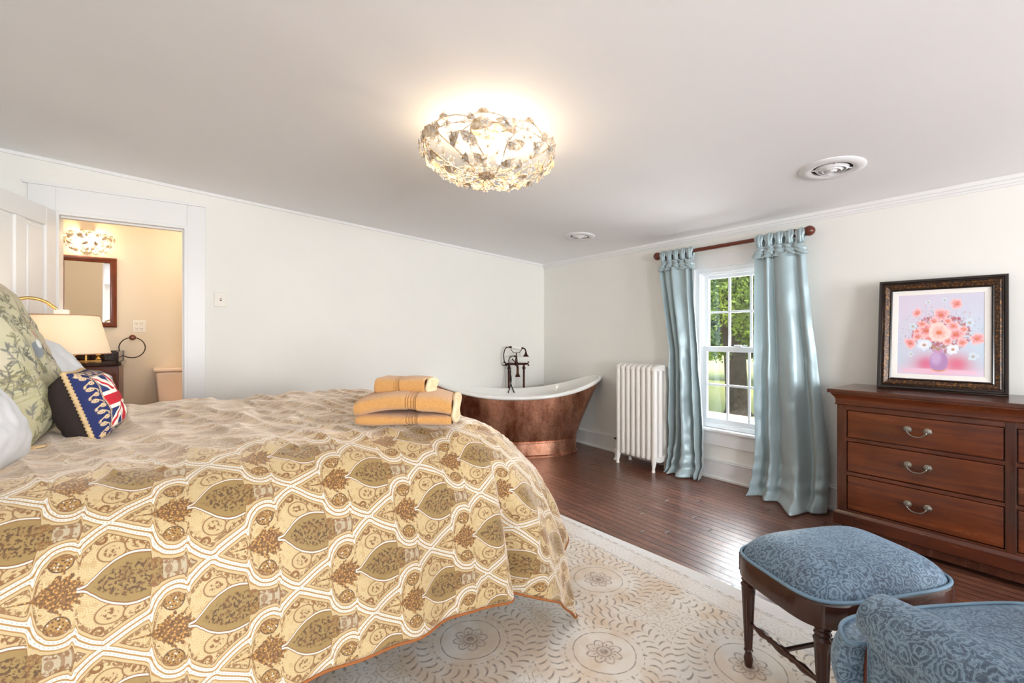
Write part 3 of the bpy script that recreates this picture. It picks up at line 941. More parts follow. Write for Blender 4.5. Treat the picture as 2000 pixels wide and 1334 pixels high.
def curtain(label, yt0, yt1, yb0, yb1, nf, seed, puddle, xoff=0):
    """panel from ties at the top to the puddled hem; y0 is the far (left) edge"""
    t = thing('curtain', label, 'curtain', (3.62, (yt0 + yt1) / 2, 0), group='pale blue silk curtains')
    oy = t.location.y
    rs = random.Random(seed)
    ph = [rs.uniform(0, 6) for _ in range(8)]
    NU, NV = 260, 150
    ztop = 1.83
    P = np.zeros((NU, NV, 3)); 
    for j in range(NV):
        v = j / (NV - 1)
        z = ztop * (1 - v) + .012 * v
        k = v ** .8
        # width from gathered top to spread bottom
        y0 = yt0 + (yb0 - yt0) * (min(1, v / .42) if puddle.get('slim') else v ** 1.4); y1 = yt1 + (yb1 - yt1) * (v ** 1.2)
        mid = puddle.get('pinch', 0) * math.exp(-((v - .55) / .25) ** 2)
        for i in range(NU):
            u = i / (NU - 1)
            y = y0 + (y1 - y0) * u + mid * (u - .5)
            amp = (.015 + .030 * k)
            uu = u + .012 * math.sin(6 * v + ph[0]) + .045 * math.sin(3.1 * u * PI + ph[4] + v)
            f = math.sin(2 * PI * nf * uu + ph[1])
            f += .30 * math.sin(2 * PI * nf * 1.73 * uu + ph[2] + 1.2 * v) + .55 * math.sin(2 * PI * 1.3 * uu + ph[3])
            x = -.03 + amp * f * -1
            nz = noise.noise(Vector((u * 4 + seed, v * 9, 0)))
            nz2 = noise.noise(Vector((u * 9 + seed, v * 26, 3)))
            x += (nz * .014 + nz2 * .005) * (.3 + v)
            # slub wrinkles toward the hem
            if v > .8:
                q = (v - .8) / .2
                x -= puddle['out'] * q ** 2 * (.6 + .4 * math.sin(2.2 * u * PI + ph[5]))
                y += .03 * q * math.sin(u * 7 + ph[6])
                x += .012 * q * math.sin(22 * q + u * 5)
            if v > .965:
                q = (v - .965) / .035
                x -= .035 * q; z = max(.008, z)
            x = min(x, .045 if v < .8 else .03)
            P[i, j] = (x + xoff, y - oy, z)
    # bell the hem to the floor
    o = grid_obj('curtain_panel', P, m_silk, t)
    s = o.modifiers.new('thickness', 'SOLIDIFY'); s.thickness = .003; s.offset = 0
    # knotted tabs over the rod
    n = 5
    for k in range(n):
        yc = yt0 + (yt1 - yt0) * (k + .5) / n - oy
        wdt = abs(yt1 - yt0) / n
        # cuff (flat band crossed over the pleat)
        NA, NB = 36, 16
        Q = np.zeros((NA, NB, 3))
        for i in range(NA):
            a = 2 * PI * i / NA
            for j in range(NB):
                b_ = j / (NB - 1)
                r = 1 + .16 * math.sin(b_ * 14 + a * 2 + k) + .10 * noise.noise(Vector((math.cos(a) * 2 + k * 5, math.sin(a) * 2, b_ * 6)))
                pinch = 1 - .35 * math.exp(-((b_ - .82) / .12) ** 2)
                Q[i, j] = (-.022 + .030 * r * pinch * math.cos(a), yc + wdt * .56 * r * pinch * math.sin(a) + .01 * math.sin(b_ * 5 + k), 1.800 + .085 * b_ + .006 * math.sin(a * 2 + k))
        grid_obj('tab_knot', Q, m_silk, t, closed_u=True)
        # loop over the rod: ribbon with crinkles
        bm = bmesh.new()
        for dy, rr in ((-.30, .9), (0.0, 1.08), (.32, .85)):
            pts = []
            zr = 1.958 + .004 * (0)
            for q in range(15):
                a = -PI * .5 + 2 * PI * q / 14
                pts.append((.0255 * rr * math.cos(a) - .004, yc + dy * wdt * (1 - .5 * (q % 7 == 0)) * (1 if 3 < q < 11 else .55), zr - .012 + .036 * rr * math.sin(a) * (1.9 if math.sin(a) < 0 else 1)))
            tube(bm, pts, wdt * .19, 10, closed=False)
        for vv in bm.verts: vv.co.y += .003 * noise.noise(vv.co * 60)
        obj('tab_loop', bm, m_silk, t, smooth='full')
    return t
curtain('pale blue silk curtain left of the window, beside the radiator', 2.540, 2.205, 2.415, 2.085, 3.4, 3, dict(out=.06, pinch=0.0, slim=1))
curtain('pale blue silk curtain right of the window, beside the dresser', 1.690, 1.335, 1.665, 1.165, 2.9, 11, dict(out=.16, pinch=-.02))

# ------------------------------------------------------------------ radiator
t = thing('radiator', 'white cast iron column radiator under the wall left of the window', 'radiator', (3.525, 2.69, 0))
n = 8; pitch = .0575
for k in range(n):
    yc = (k - (n - 1) / 2) * pitch
    bm = bmesh.new()
    foot = k in (0, n - 1)
    zb, zt = .075, .955
    r = .0262
    # closed loop slab: front and rear columns joined by rounded headers
    for xx in (-.075, 0, .075):
        pts = [(xx, yc, zb + .03), (xx, yc, zt - .03)]
        tube(bm, pts, [r * 1.0] * 2, 14)
    def slab(z0, z1, sgn):
        m = []
        W = .1
        for i in range(25):
            a = PI * i / 24
            m.append((-W * math.cos(a), .055 * math.sin(a) ** .7 * sgn))
        prof = [(x, (z0 if sgn < 0 else z1) + s - .055 * sgn) for x, s in m]
        rings = []
        for (yy, sc_) in ((-r, .93), (-r * .6, 1.0), (r * .6, 1.0), (r, .93)):
            rings.append([bm.verts.new((x * sc_, yc + yy, z if abs(z - (z0 + .055 if sgn < 0 else z1 - .055)) < 1e-6 else z - (1 - sc_) * .06 * sgn)) for x, z in prof])
        for A, B in zip(rings, rings[1:]):
            for i in range(24): bm.faces.new((A[i], A[i + 1], B[i + 1], B[i]))
            bm.faces.new((A[0], B[0], B[-1], A[-1]))
        bm.faces.new(rings[0]); bm.faces.new(rings[-1])
    slab(zb, zb + .06, -1); slab(zt - .06, zt, 1)
    sec = obj('radiator_section', bm, m_rad, t, smooth=True, angle=50)
    if foot:
        for xx, s in ((-.082, -1), (.078, 1)):
            bm = bmesh.new(); tube(bm, [(xx, yc, .12), (xx + s * .004, yc, .07), (xx + s * .010, yc, .03), (xx + s * .012, yc, .0)], [.024, .02, .013, .017], 12)
            obj('radiator_foot', bm, m_rad, sec, smooth=True)
bm = bmesh.new()
tube(bm, [(-.02, n / 2 * pitch - .02, .12), (-.02, n / 2 * pitch + .045, .12)], .012, 12)
lathe(bm, [(.028, 0), (.028, .01), (.016, .022), (.014, .05), (.022, .062), (.024, .10), (.014, .115), (.018, .14), (.013, .17), (.006, .18), (.006, .20)], 18, Matrix.Translation((-.02, n / 2 * pitch + .05, 0)))
v_ = obj('valve', bm, m_rad, t, smooth=True)
bm = bmesh.new(); lathe(bm, [(0, .20), (.022, .202), (.026, .208), (.022, .214), (0, .216)], 16, Matrix.Translation((-.02, n / 2 * pitch + .05, 0))); obj('valve_wheel', bm, m_bronze, v_, smooth=True)

# ------------------------------------------------------------------ bathtub
TUB_C, TUB_A = (2.912, 3.812), math.radians(-29)
tub = thing('bathtub', 'copper double slipper bathtub with white enamel inside', 'bathtub', (TUB_C[0], TUB_C[1], 0), TUB_A)
LB, WB_, LR, WR = .63, .27, .895, .36
def plan(th, L, W, e=2.35):
    c, s = math.cos(th), math.sin(th)
    return L * math.copysign(abs(c) ** (2 / e), c), W * math.copysign(abs(s) ** (2 / e), s)
def rimz(x): return .60 + .17 * min(1.2, abs(x) / LR) ** 2.3
NT = 120
def tub_point(th, k, inset=0.0, base=.0):
    """k 0 at plinth top .. 1 at the rim"""
    xr, yr = plan(th, LR - inset, WR - inset); xb, yb_ = plan(th, LB - inset, WB_ - inset)
    zr = rimz(xr); z0 = .14 + base
    f = k ** 1.15
    return (xb + (xr - xb) * f, yb_ + (yr - yb_) * (k ** .85), z0 + (zr - z0) * k)
P = [[tub_point(2 * PI * i / NT, k / 24) for k in range(25)] for i in range(NT)]
grid_obj('copper_shell', P, m_copper, tub, closed_u=True)
bm = bmesh.new()
rings = []
for dl, z in ((.008, 0), (.022, .0), (.022, .012), (.008, .022), (.006, .135), (.012, .14), (.012, .152), (-.01, .158)):
    rings.append([bm.verts.new((*plan(2 * PI * i / NT, LB + dl, WB_ + dl), z)) for i in range(NT)])
for A, B in zip(rings, rings[1:]):
    for i in range(NT): bm.faces.new((A[i], A[(i + 1) % NT], B[(i + 1) % NT], B[i]))
obj('copper_plinth', bm, m_copper, tub, smooth=True, angle=35)
# enamel: rolled rim then the inside, then the bottom
P = []
for i in range(NT):
    th = 2 * PI * i / NT
    row = []
    xo, yo = plan(th, LR, WR); L_ = math.hypot(xo, yo); nx, ny = xo / L_, yo / L_
    zr = rimz(xo)
    for a in np.linspace(-PI * .55, PI * 1.0, 16):
        off = .022 * math.cos(a) - .004
        row.append((xo + nx * (off), yo + ny * (off), zr + .004 + .020 * math.sin(a)))
    for k in np.linspace(.93, 0, 22):
        x_, y_, z_ = tub_point(th, k, .030, .04)
        row.append((x_, y_, z_ - (.0)))
    x_, y_, z_ = tub_point(th, 0, .03, .04)
    for q, dz in ((.93, -.018), (.8, -.028), (.5, -.03), (.2, -.03), (.01, -.03)): row.append((x_ * q, y_ * q, z_ + dz))
    P.append(row)
grid_obj('enamel_basin', P, m_white, tub, closed_u=True)

# ------------------------------------------------------------------ tub filler
def L2W(p, C=TUB_C, A=TUB_A):
    return (C[0] + p[0] * math.cos(A) - p[1] * math.sin(A), C[1] + p[0] * math.sin(A) + p[1] * math.cos(A), p[2])
fx, fy, _ = L2W((.065, .46, 0))
f = thing('tub_filler', 'bronze freestanding tub filler with telephone hand shower behind the bathtub', 'faucet', (fx, fy, 0), TUB_A)
f.scale = (1, 1, .962)
PS = .088
for s in (-1, 1):
    bm = bmesh.new(); lathe(bm, [(.034, 0), (.034, .008), (.02, .018), (.0125, .03), (.0125, .86), (.019, .865), (.019, .885), (.0125, .89), (.0125, .93)], 18, Matrix.Translation((s * PS, 0, 0)))
    obj('riser_pipe', bm, m_bronze, f, smooth=True)
bm = bmesh.new()
tube(bm, [(-PS - .02, 0, .925), (PS + .02, 0, .925)], .0135, 14); sphere(bm, (0, -.006, .925), .027)
tube(bm, [(0, 0, .925), (0, 0, .985)], [.016, .014], 12)
obj('valve_body', bm, m_bronze, f, smooth=True)
for s in (-1, 1):
    h_ = (Vector((s, -.35, .1))).normalized()
    o0 = Vector((s * (PS + .015), -.005, .925))
    bm = bmesh.new(); tube(bm, [o0, o0 + h_ * .035], [.015, .009], 12)
    c_ = o0 + h_ * .038
    up = Vector((0, 0, 1)); sd = h_.cross(up).normalized()
    for a in (.785, 2.356):
        d_ = up * math.sin(a) + sd * math.cos(a)
        tube(bm, [c_ - d_ * .03, c_ - d_ * .02, c_ + d_ * .02, c_ + d_ * .03], [.0075, .0045, .0045, .0075], 10)
    cross = obj('cross_handle', bm, m_bronze, f, smooth=True)
    bm = bmesh.new(); sphere(bm, c_ + h_ * .006, .0105, scale=(1, 1, 1)); obj('porcelain_button', bm, m_porc, cross, smooth='full')
bm = bmesh.new()
tube(bm, catmull([(0, -.02, .915), (0, -.075, .905), (0, -.10, .885), (0, -.105, .84)], 5), .0135, 12)
lathe(bm, [(.013, 0), (.013, -.03), (.028, -.06), (.030, -.07), (.0, -.07)], 20, Matrix.Translation((0, -.105, .85)))
obj('spout', bm, m_bronze, f, smooth=True)
bm = bmesh.new(); tube(bm, [(0, -.02, .93), (-.045, -.05, .975), (-.055, -.055, .985)], [.006, .006, .009], 10); obj('diverter_lever', bm, m_bronze, f, smooth=True)
bm = bmesh.new()
tube(bm, [(0, 0, .98), (0, 0, 1.045), (0, 0, 1.06)], [.0125, .007, .007], 12)
for s in (-1, 1): tube(bm, [(0, 0, 1.058), (s * .035, 0, 1.06), (s * .062, 0, 1.098), (s * .066, 0, 1.108)], .0038, 8)
obj('cradle', bm, m_bronze, f, smooth=True)
# handset
hs = []
bm = bmesh.new(); tube(bm, [(-.055, 0, 1.125), (-.05, 0, 1.125), (0, 0, 1.12), (.05, 0, 1.112), (.06, 0, 1.112)], [.011, .0135, .012, .0135, .010], 14); hp = obj('handset_grip', bm, m_porc, f, smooth=True, label='white porcelain grip of the hand shower')
bm = bmesh.new()
tube(bm, catmull([(.058, 0, 1.112), (.085, 0, 1.112), (.105, 0, 1.095), (.112, 0, 1.065)], 5), [.012] * 4 + [.0085] * 12, 12)
lathe(bm, [(.009, 0), (.012, -.012), (.016, -.03), (.036, -.052), (.038, -.058), (.0, -.058)], 22, Matrix.Translation((.112, 0, 1.07)))
obj('handset_head', bm, m_bronze, f, smooth=True)
bm = bmesh.new(); tube(bm, [(-.055, 0, 1.126), (-.085, 0, 1.128)], [.013, .010], 12); obj('hose_coupling', bm, m_bronze, f, smooth=True)
bm = bmesh.new()
tube(bm, catmull([(-.083, 0, 1.128), (-.125, -.005, 1.115), (-.148, -.01, 1.04), (-.14, -.02, .95), (-.115, -.03, .90)], 8), .0058, 10)
tube(bm, catmull([(-.02, -.03, 1.02), (-.06, -.035, 1.02), (-.09, -.04, .985), (-.09, -.045, .93), (-.075, -.06, .86), (-.085, -.10, .76), (-.075, -.13, .68), (-.045, -.16, .60)], 8), .0058, 10)
tube(bm, catmull([(-.10, -.03, .91), (-.085, -.05, .84), (-.072, -.09, .76), (-.085, -.12, .68), (-.115, -.16, .60)], 8), .0058, 10)
tube(bm, [(-.03, -.028, 1.02), (0, -.02, 1.015), (0, 0, .985)], [.011, .011, .008], 10)
obj('shower_hose', bm, m_hose, f, smooth='full')

# ------------------------------------------------------------------ dresser
DY1, DY0 = 1.035, -.40      # left / right ends ; front plane
DF = 3.25; DB = 3.68
d = thing('dresser', 'long cherry wood dresser with two columns of three drawers', 'dresser', ((DF + DB) / 2, (DY0 + DY1) / 2, 0))
cx, cy = d.location.x, d.location.y
fx0, fx1 = DF - cx, DB - cx
L0, L1 = DY0 - cy, DY1 - cy
def dbox(bm, x0, x1, y0, y1, z0, z1): box(bm, x0, x1, y0, y1, z0, z1)
zt = .896
bm = bmesh.new()
dbox(bm, fx0 + .02, fx1, L0 + .01, L1 - .01, .13, .80)
obj('case', bm, m_dres, d)
stile_w, mid_w = .048, .038
rails = [(.772, .800), (.586, .606), (.383, .403), (.150, .175)]
zs = [(.606, .772), (.403, .586), (.175, .383)]
for y0, y1 in ((L1 - stile_w, L1), (L0, L0 + stile_w), (-mid_w / 2, mid_w / 2)):
    bm = bmesh.new(); dbox(bm, fx0 - .002, fx0 + .03, y0, y1, .14, .80); obj('stile', bm, m_dresv, d, bevel=.002)
for z0, z1 in rails:
    bm = bmesh.new(); dbox(bm, fx0 - .001, fx0 + .03, L0 + stile_w, L1 - stile_w, z0, z1); obj('rail', bm, m_dres, d, bevel=.002)
# plinth & toe
bm = bmesh.new()
pr = [(0, 0), (-.030, 0), (-.034, .006), (-.034, .07), (-.026, .078), (-.022, .086), (-.016, .092), (0, .094)]
def moulding(prof, zb, ext=0.0):
    """prof in (x offset (negative=forward), z). wraps the front and both ends"""
    bm = bmesh.new(); R = []
    for (sy, corner) in ((1, 'b'), (1, 'f'), (-1, 'f'), (-1, 'b')):
        row = []
        for px_, pz in prof:
            x = fx1 if corner == 'b' else fx0 + px_
            y = (L1 - px_) if sy > 0 else (L0 + px_)
            row.append(bm.verts.new((x, y, zb + pz)))
        R.append(row)
    n = len(prof)
    for A, B in zip(R, R[1:]):
        for k in range(n): bm.faces.new((A[k], A[(k + 1) % n], B[(k + 1) % n], B[k]))
    bm.faces.new(R[0]); bm.faces.new(R[-1])
    return bm
obj('plinth', moulding([(.02, 0), (-.012, 0), (-.016, .006), (-.016, .066), (-.008, .076), (-.004, .084), (.02, .086)], .080), m_dres, d, bevel=0, smooth=True, angle=30)
bm = bmesh.new(); dbox(bm, fx0 + .012, fx1, L0 + .02, L1 - .02, .03, .10); obj('toe_board', bm, m_dresv, d)
for xx in (fx0 + .05, fx1 - .05):
    for yy in (L0 + .07, L1 - .07):
        bm = bmesh.new(); dbox(bm, xx - .03, xx + .03, yy - .04, yy + .04, 0, .08); obj('foot', bm, m_dresv, d, bevel=.004)
# ogee frieze (holds a hidden drawer) and the top
obj('cornice', moulding([(.02, 0), (-.006, 0), (-.010, .006), (-.006, .012), (-.006, .03), (-.010, .045), (-.020, .058), (-.026, .066), (-.026, .072), (.02, .072)], .800), m_drawer, d, smooth=True, angle=30)
bm = bmesh.new(); dbox(bm, fx0 - .042, fx1 + .005, L0 - .042, L1 + .042, zt - .024, zt); obj('dresser_top', bm, m_dres, d, bevel=.006, segs=3)
def drawer(y0, y1, z0, z1):
    bm = bmesh.new(); g = .004
    dbox(bm, fx0 + .002, fx0 + .03, y0 + g, y1 - g, z0 + g, z1 - g)
    o = obj('drawer', bm, m_drawer, d, bevel=.004, segs=3)
    yc, zc = (y0 + y1) / 2, (z0 + z1) / 2 + .012
    bm = bmesh.new()
    for s in (-1, 1):
        lathe(bm, [(.018, 0), (.018, .003), (.013, .005), (.0125, .008), (.007, .010), (.006, .022), (.008, .026), (0, .028)], 20, axis_mat((fx0 + .002, yc + s * .042, zc), (-1, 0, 0)))
    pts = catmull([(fx0 - .018, yc - .042, zc), (fx0 - .024, yc - .038, zc - .012), (fx0 - .024, yc - .022, zc - .028), (fx0 - .024, yc, zc - .032), (fx0 - .024, yc + .022, zc - .028), (fx0 - .024, yc + .038, zc - .012), (fx0 - .018, yc + .042, zc)], 5)
    tube(bm, pts, .0036, 10)
    obj('drawer_handle', bm, m_nickel, o, smooth=True)
for z0, z1 in zs:
    drawer(mid_w / 2, L1 - stile_w, z0, z1); drawer(L0 + stile_w, -mid_w / 2, z0, z1)

# ------------------------------------------------------------------ canvas painting helper
class Canvas:
    def __init__(s, w, h, c):
        s.w, s.h = w, h
        s.a = np.ones((w, h, 3)) * np.array(srgb(*c)[:3])
        s.X, s.Y = np.meshgrid((np.arange(w) + .5) / w, (np.arange(h) + .5) / h, indexing='ij')
    def put(s, m, c):
        m = np.clip(m, 0, 1)[..., None]; s.a = s.a * (1 - m) + np.array(srgb(*c)[:3]) * m
    def ell(s, x, y, rx, ry, c, al=1, rot=0, soft=.15, asp=1.0):
        dx, dy = s.X - x, s.Y - y
        ca, sa = math.cos(rot), math.sin(rot)
        u = (dx * ca + dy * sa) / rx; v = (-dx * sa + dy * ca) / ry
        d = np.sqrt(u * u + v * v)
        s.put(al * np.clip((1 - d) / soft + .5, 0, 1), c)
    def seg(s, x0, y0, x1, y1, w, c, al=1):
        dx, dy = x1 - x0, y1 - y0; L = dx * dx + dy * dy + 1e-9
        t = np.clip(((s.X - x0) * dx + (s.Y - y0) * dy) / L, 0, 1)
        d = np.hypot(s.X - x0 - t * dx, s.Y - y0 - t * dy)
        s.put(al * np.clip((w - d) / (w * .6) + .3, 0, 1), c)
    def poly(s, pts, w, c, al=1):
        for a, b_ in zip(pts, pts[1:]): s.seg(a[0], a[1], b_[0], b_[1], w, c, al)

# flower picture
W_, H_ = 300, 320
cv = Canvas(W_, H_, (206, 204, 222))
X, Y = cv.X, cv.Y
cv.put(.8 * np.clip(1 - np.hypot(X - 1, (Y - .25)) * 1.4, 0, 1), (188, 212, 226)); cv.put(.7 * np.clip(1 - np.hypot(X, (Y - .2)) * 1.6, 0, 1), (190, 210, 224))
cv.put(.6 * np.clip(1 - np.hypot(X - .1, Y - .85) * 1.5, 0, 1), (222, 206, 224))
cv.put(.8 * np.clip(1 - np.abs(Y - .03) * 9, 0, 1), (224, 206, 224))
cv.put(.95 * np.exp(-((X - .36) / .13) ** 2 - ((Y - .13) / .10) ** 2) * (Y > .075), (206, 70, 116))
cv.put(.95 * np.exp(-((X - .70) / .15) ** 2 - ((Y - .14) / .11) ** 2) * (Y > .07), (212, 84, 110))
cv.put(.5 * np.exp(-((X - .5) / .35) ** 2 - ((Y - .10) / .14) ** 2), (230, 140, 170))
cv.put(.8 * np.clip(1 - np.abs(Y - .05) * 26, 0, 1) * (np.abs(X - .5) < .42), (238, 190, 210))
cr = random.Random(5)
for _ in range(700):
    a = cr.uniform(0, 2 * PI); r = cr.uniform(0, 1) ** .6
    x, y = .52 + .34 * r * math.cos(a), .51 + .23 * r * math.sin(a)
    c = cr.choice([(190, 110, 120), (170, 80, 100), (180, 130, 120), (150, 110, 110), (206, 110, 130), (176, 90, 120)])
    cv.ell(x, y, cr.uniform(.008, .026), cr.uniform(.005, .014), c, .7, cr.uniform(0, 3))
for _ in range(120):
    a = cr.uniform(-.3, PI + .3); r = cr.uniform(.9, 1.5)
    x, y = .50 + .33 * r * math.cos(a), .50 + .27 * r * math.sin(a)
    cv.ell(x, y, cr.uniform(.006, .02), cr.uniform(.004, .01), cr.choice([(170, 190, 205), (196, 176, 190), (200, 214, 224), (206, 160, 170)]), .6, cr.uniform(0, 3))
cv.ell(.5, .17, .105, .125, (176, 136, 184)); cv.ell(.47, .21, .06, .08, (206, 176, 214), .7, soft=.8); cv.ell(.5, .30, .055, .03, (200, 150, 190))
cv.poly([(.42, .07), (.46, .056), (.54, .056), (.58, .07)], .006, (226, 150, 70))
for k in range(14): cv.seg(.5, .30, .5 + cr.uniform(-.16, .16), .30 + cr.uniform(.03, .12), .003, (170, 140, 90), .8)
def flower(x, y, r, c0, c1, cc, n=7, rot=0):
    r *= 1.12
    for k in range(n):
        a = 2 * PI * k / n + rot + cr.uniform(-.25, .25); q = cr.uniform(.85, 1.15)
        px_, py_ = x + r * .5 * math.cos(a) * q, y + r * .42 * math.sin(a) * q
        cv.ell(px_, py_, r * .50 * q, r * .40 * q, c1, .95, a, soft=.3)
        cv.ell(px_ - r * .10 * math.cos(a), py_ - r * .08 * math.sin(a), r * .36 * q, r * .28 * q, c0, .75, a, soft=.9)
        for _q in range(4): cv.ell(px_ + r * .34 * math.cos(a + cr.uniform(-.7, .7)), py_ + r * .28 * math.sin(a + cr.uniform(-.7, .7)), r * .12, r * .08, c1, .8, cr.uniform(0, 3), soft=.8)
    cv.ell(x, y + r * .05, r * .44, r * .34, c0, .7, soft=.9); cv.ell(x, y - r * .04, r * .24, r * .18, cc, .9, soft=1.0)
    for k in range(6):
        a = 2 * PI * k / 6 + rot; cv.seg(x, y, x + r * .3 * math.cos(a), y + r * .3 * math.sin(a), .0025, (230, 170, 90), .7)
pk, pk2, wt = (222, 128, 136), (244, 196, 196), (240, 236, 240)
for (x, y, r, s) in ((.52, .74, .085, 0), (.35, .55, .10, 0), (.69, .50, .095, 0), (.66, .60, .06, 0), (.25, .47, .055, 0), (.70, .87, .065, 0), (.24, .77, .055, 0), (.16, .39, .07, 0), (.92, .45, .075, 0), (.58, .56, .05, 0), (.44, .66, .05, 0), (.60, .66, .045, 0), (.30, .63, .05, 0), (.76, .40, .055, 0), (.38, .44, .05, 0), (.60, .42, .055, 0), (.78, .56, .045, 0), (.24, .54, .04, 0)):
    flower(x, y, r, pk, pk2, (206, 70, 60), 6, cr.uniform(0, 2))
flower(.50, .525, .115, (240, 168, 158), (250, 216, 210), (214, 76, 50), 9)
flower(.33, .37, .075, wt, (214, 226, 240), (120, 110, 130), 7); flower(.66, .32, .065, wt, (226, 230, 240), (120, 80, 80), 7)
for (x, y, r) in ((.19, .60, .045), (.84, .64, .05), (.37, .90, .03), (.88, .24, .05), (.17, .25, .03), (.56, .92, .03)):
    flower(x, y, r, (186, 206, 222), (214, 224, 232), (120, 130, 150), 5)
pic = thing('framed_painting', 'framed flower painting leaning on the wall atop the dresser', 'picture', (3.555, .632, .8965))
PW_, PHt = .555, .665
lean = math.radians(8.5)
RM = Matrix.Rotation(math.radians(-90 + 6), 4, 'Z') @ Matrix.Rotation(-lean, 4, 'X')
# local picture frame: X right, Z up, -Y towards viewer
def pobj(name, bm, mat, **k):
    bmesh.ops.transform(bm, matrix=RM @ Matrix.Translation((0, 0, PHt / 2)), verts=bm.verts); return obj(name, bm, mat, pic, **k)
bm = bmesh.new(); frame(bm, PW_, PHt, [(0, 0), (0, .026), (.004, .032), (.014, .030), (.018, .024), (.024, .026), (.026, .022), (.026, 0)]); pobj('outer_frame', bm, m_ebony, smooth=True, angle=30)
bm = bmesh.new(); frame(bm, PW_ - .050, PHt - .050, [(0, 0), (0, .022), (.008, .026), (.024, .016), (.030, .013), (.030, 0)]); pobj('gilt_band', bm, m_gilt, smooth=True, angle=30)
bm = bmesh.new(); frame(bm, PW_ - .108, PHt - .108, [(0, 0), (0, .015), (.005, .018), (.011, .014), (.011, 0)]); pobj('inner_lip', bm, m_ebony)
bm = bmesh.new(); frame(bm, PW_ - .128, PHt - .128, [(0, 0), (0, .009), (.028, .006), (.030, 0)]); pobj('linen_liner', bm, m_linen)
bm = bmesh.new(); box(bm, -PW_ / 2 + .02, PW_ / 2 - .02, -.001, .004, -PHt / 2 + .02, PHt / 2 - .02); pobj('backing', bm, m_black)
cw, ch = PW_ - .184, PHt - .184
gx = np.linspace(-cw / 2, cw / 2, W_); gz = np.linspace(-ch / 2, ch / 2, H_)
P = np.zeros((W_, H_, 3)); P[..., 0] = gx[:, None]; P[..., 1] = -.0045; P[..., 2] = gz[None, :] + PHt / 2
Rn = np.array(RM.to_3x3()); P = P @ Rn.T
grid_obj('painted_canvas', P, m_canvas, pic, col=cv.a, smooth=False)

# ------------------------------------------------------------------ rug
bm = bmesh.new(); vs = box(bm, RUG_CX - RUG_HX, RUG_CX + RUG_HX, RUG_CY - RUG_HY, RUG_CY + RUG_HY, .001, .009)
bmesh.ops.rotate(bm, verts=bm.verts, cent=(RUG_CX + RUG_HX, RUG_CY, 0), matrix=Matrix.Rotation(math.radians(RUG_ROT), 3, 'Z'))
o = obj('area_rug', bm, mat_rug(), bevel=.003); tag(o, 'large cream rug with tan circular medallions under the bed', 'rug')

# ------------------------------------------------------------------ upholstered stool
SP = [(1.690, .850), (1.520, .525), (2.0, .312), (2.170, .637)]    # corners
s_c = (sum(p[0] for p in SP) / 4, sum(p[1] for p in SP) / 4)
sang = math.atan2(SP[2][1] - SP[1][1], SP[2][0] - SP[1][0])
st = thing('upholstered_stool', 'dark wood stool with blue jacquard cushion in front of the dresser', 'stool', (s_c[0], s_c[1], 0), sang)
hw, hd = .283, .195
def stool_plan(th, ex=0.0, e=4.6):
    c, s = math.cos(th), math.sin(th)
    x = (hw + ex) * math.copysign(abs(c) ** (2 / e), c); y = (hd + ex) * math.copysign(abs(s) ** (2 / e), s)
    return x * 1.0, y
NS = 96
sz = .425
bm = bmesh.new()
R = []
for ex, z in ((-.02, sz - .075), (.006, sz - .075), (.008, sz - .07), (.008, sz - .006), (.004, sz), (-.02, sz)):
    R.append([bm.verts.new((*stool_plan(2 * PI * i / NS, ex), z)) for i in range(NS)])
for A, B in zip(R, R[1:] + [R[0]]):
    for i in range(NS): bm.faces.new((A[i], A[(i + 1) % NS], B[(i + 1) % NS], B[i]))
obj('seat_apron', bm, m_turn, st, smooth=True, angle=35)
P = []
for i in range(NS):
    th = 2 * PI * i / NS; row = []
    for k in range(22):
        q = k / 21
        rr = 1 - q
        zz = sz + .004 + .088 * (1 - (1 - q) ** 3.2) ** .62
        x, y = stool_plan(th, -.002)
        row.append((x * rr, y * rr, zz if q > 0 else sz + .004))
    P.append(row)
grid_obj('cushion', P, m_jacq, st, closed_u=True)
bm = bmesh.new(); tube(bm, [(*stool_plan(2 * PI * i / NS, .004), sz + .006) for i in range(NS)], .0055, 10, closed=True); obj('piping', bm, m_jpipe, st, smooth='full')
legprof = [(.0, 0), (.011, 0), (.013, .004), (.016, .03), (.012, .045), (.012, .055), (.016, .06), (.013, .066), (.0135, .075), (.017, .16), (.0215, .26), (.0235, .285), (.0235, .29), (.026, .298), (.019, .308), (.024, .316), (.019, .324), (.024, .332), (.021, .342), (.021, .352)]
legp = {}
for k, (sx_, sy_) in enumerate(((-1, 1), (-1, -1), (1, -1), (1, 1))):
    x, y = sx_ * (hw - .048), sy_ * (hd - .042); legp[k] = (x, y)
    bm = bmesh.new(); lathe(bm, legprof, 30, Matrix.Translation((x, y, .009)), flute=(10, .22, .072, .28)); 
    vs = box(bm, x - .022, x + .022, y - .022, y + .022, .355, .42)
    obj('leg', bm, m_turn, st, smooth=True, angle=30)
bm = bmesh.new()
def stretcher(a, b_):
    a = Vector(a); b_ = Vector(b_); pts = []; rs = []
    for q, r in ((0, .006), (.12, .0075), (.22, .0135), (.30, .008), (.33, .011), (.36, .008), (.46, .0135), (.52, .0145), (.6, .009), (.64, .012), (.68, .008), (.78, .0135), (.90, .0075), (1, .006)):
        pts.append(a.lerp(b_, q)); rs.append(r)
    tube(bm, pts, rs, 12)
zsx = .17
stretcher((*legp[0], zsx), (*legp[1], zsx)); obj('stretcher', bm, m_turn, st, smooth=True)
bm = bmesh.new(); stretcher((*legp[3], zsx), (*legp[2], zsx)); obj('stretcher', bm, m_turn, st, smooth=True)
bm = bmesh.new(); tube(bm, [(-hw + .048, 0, zsx), (hw - .048, 0, zsx)], .008, 10); obj('stretcher', bm, m_turn, st, smooth=True)

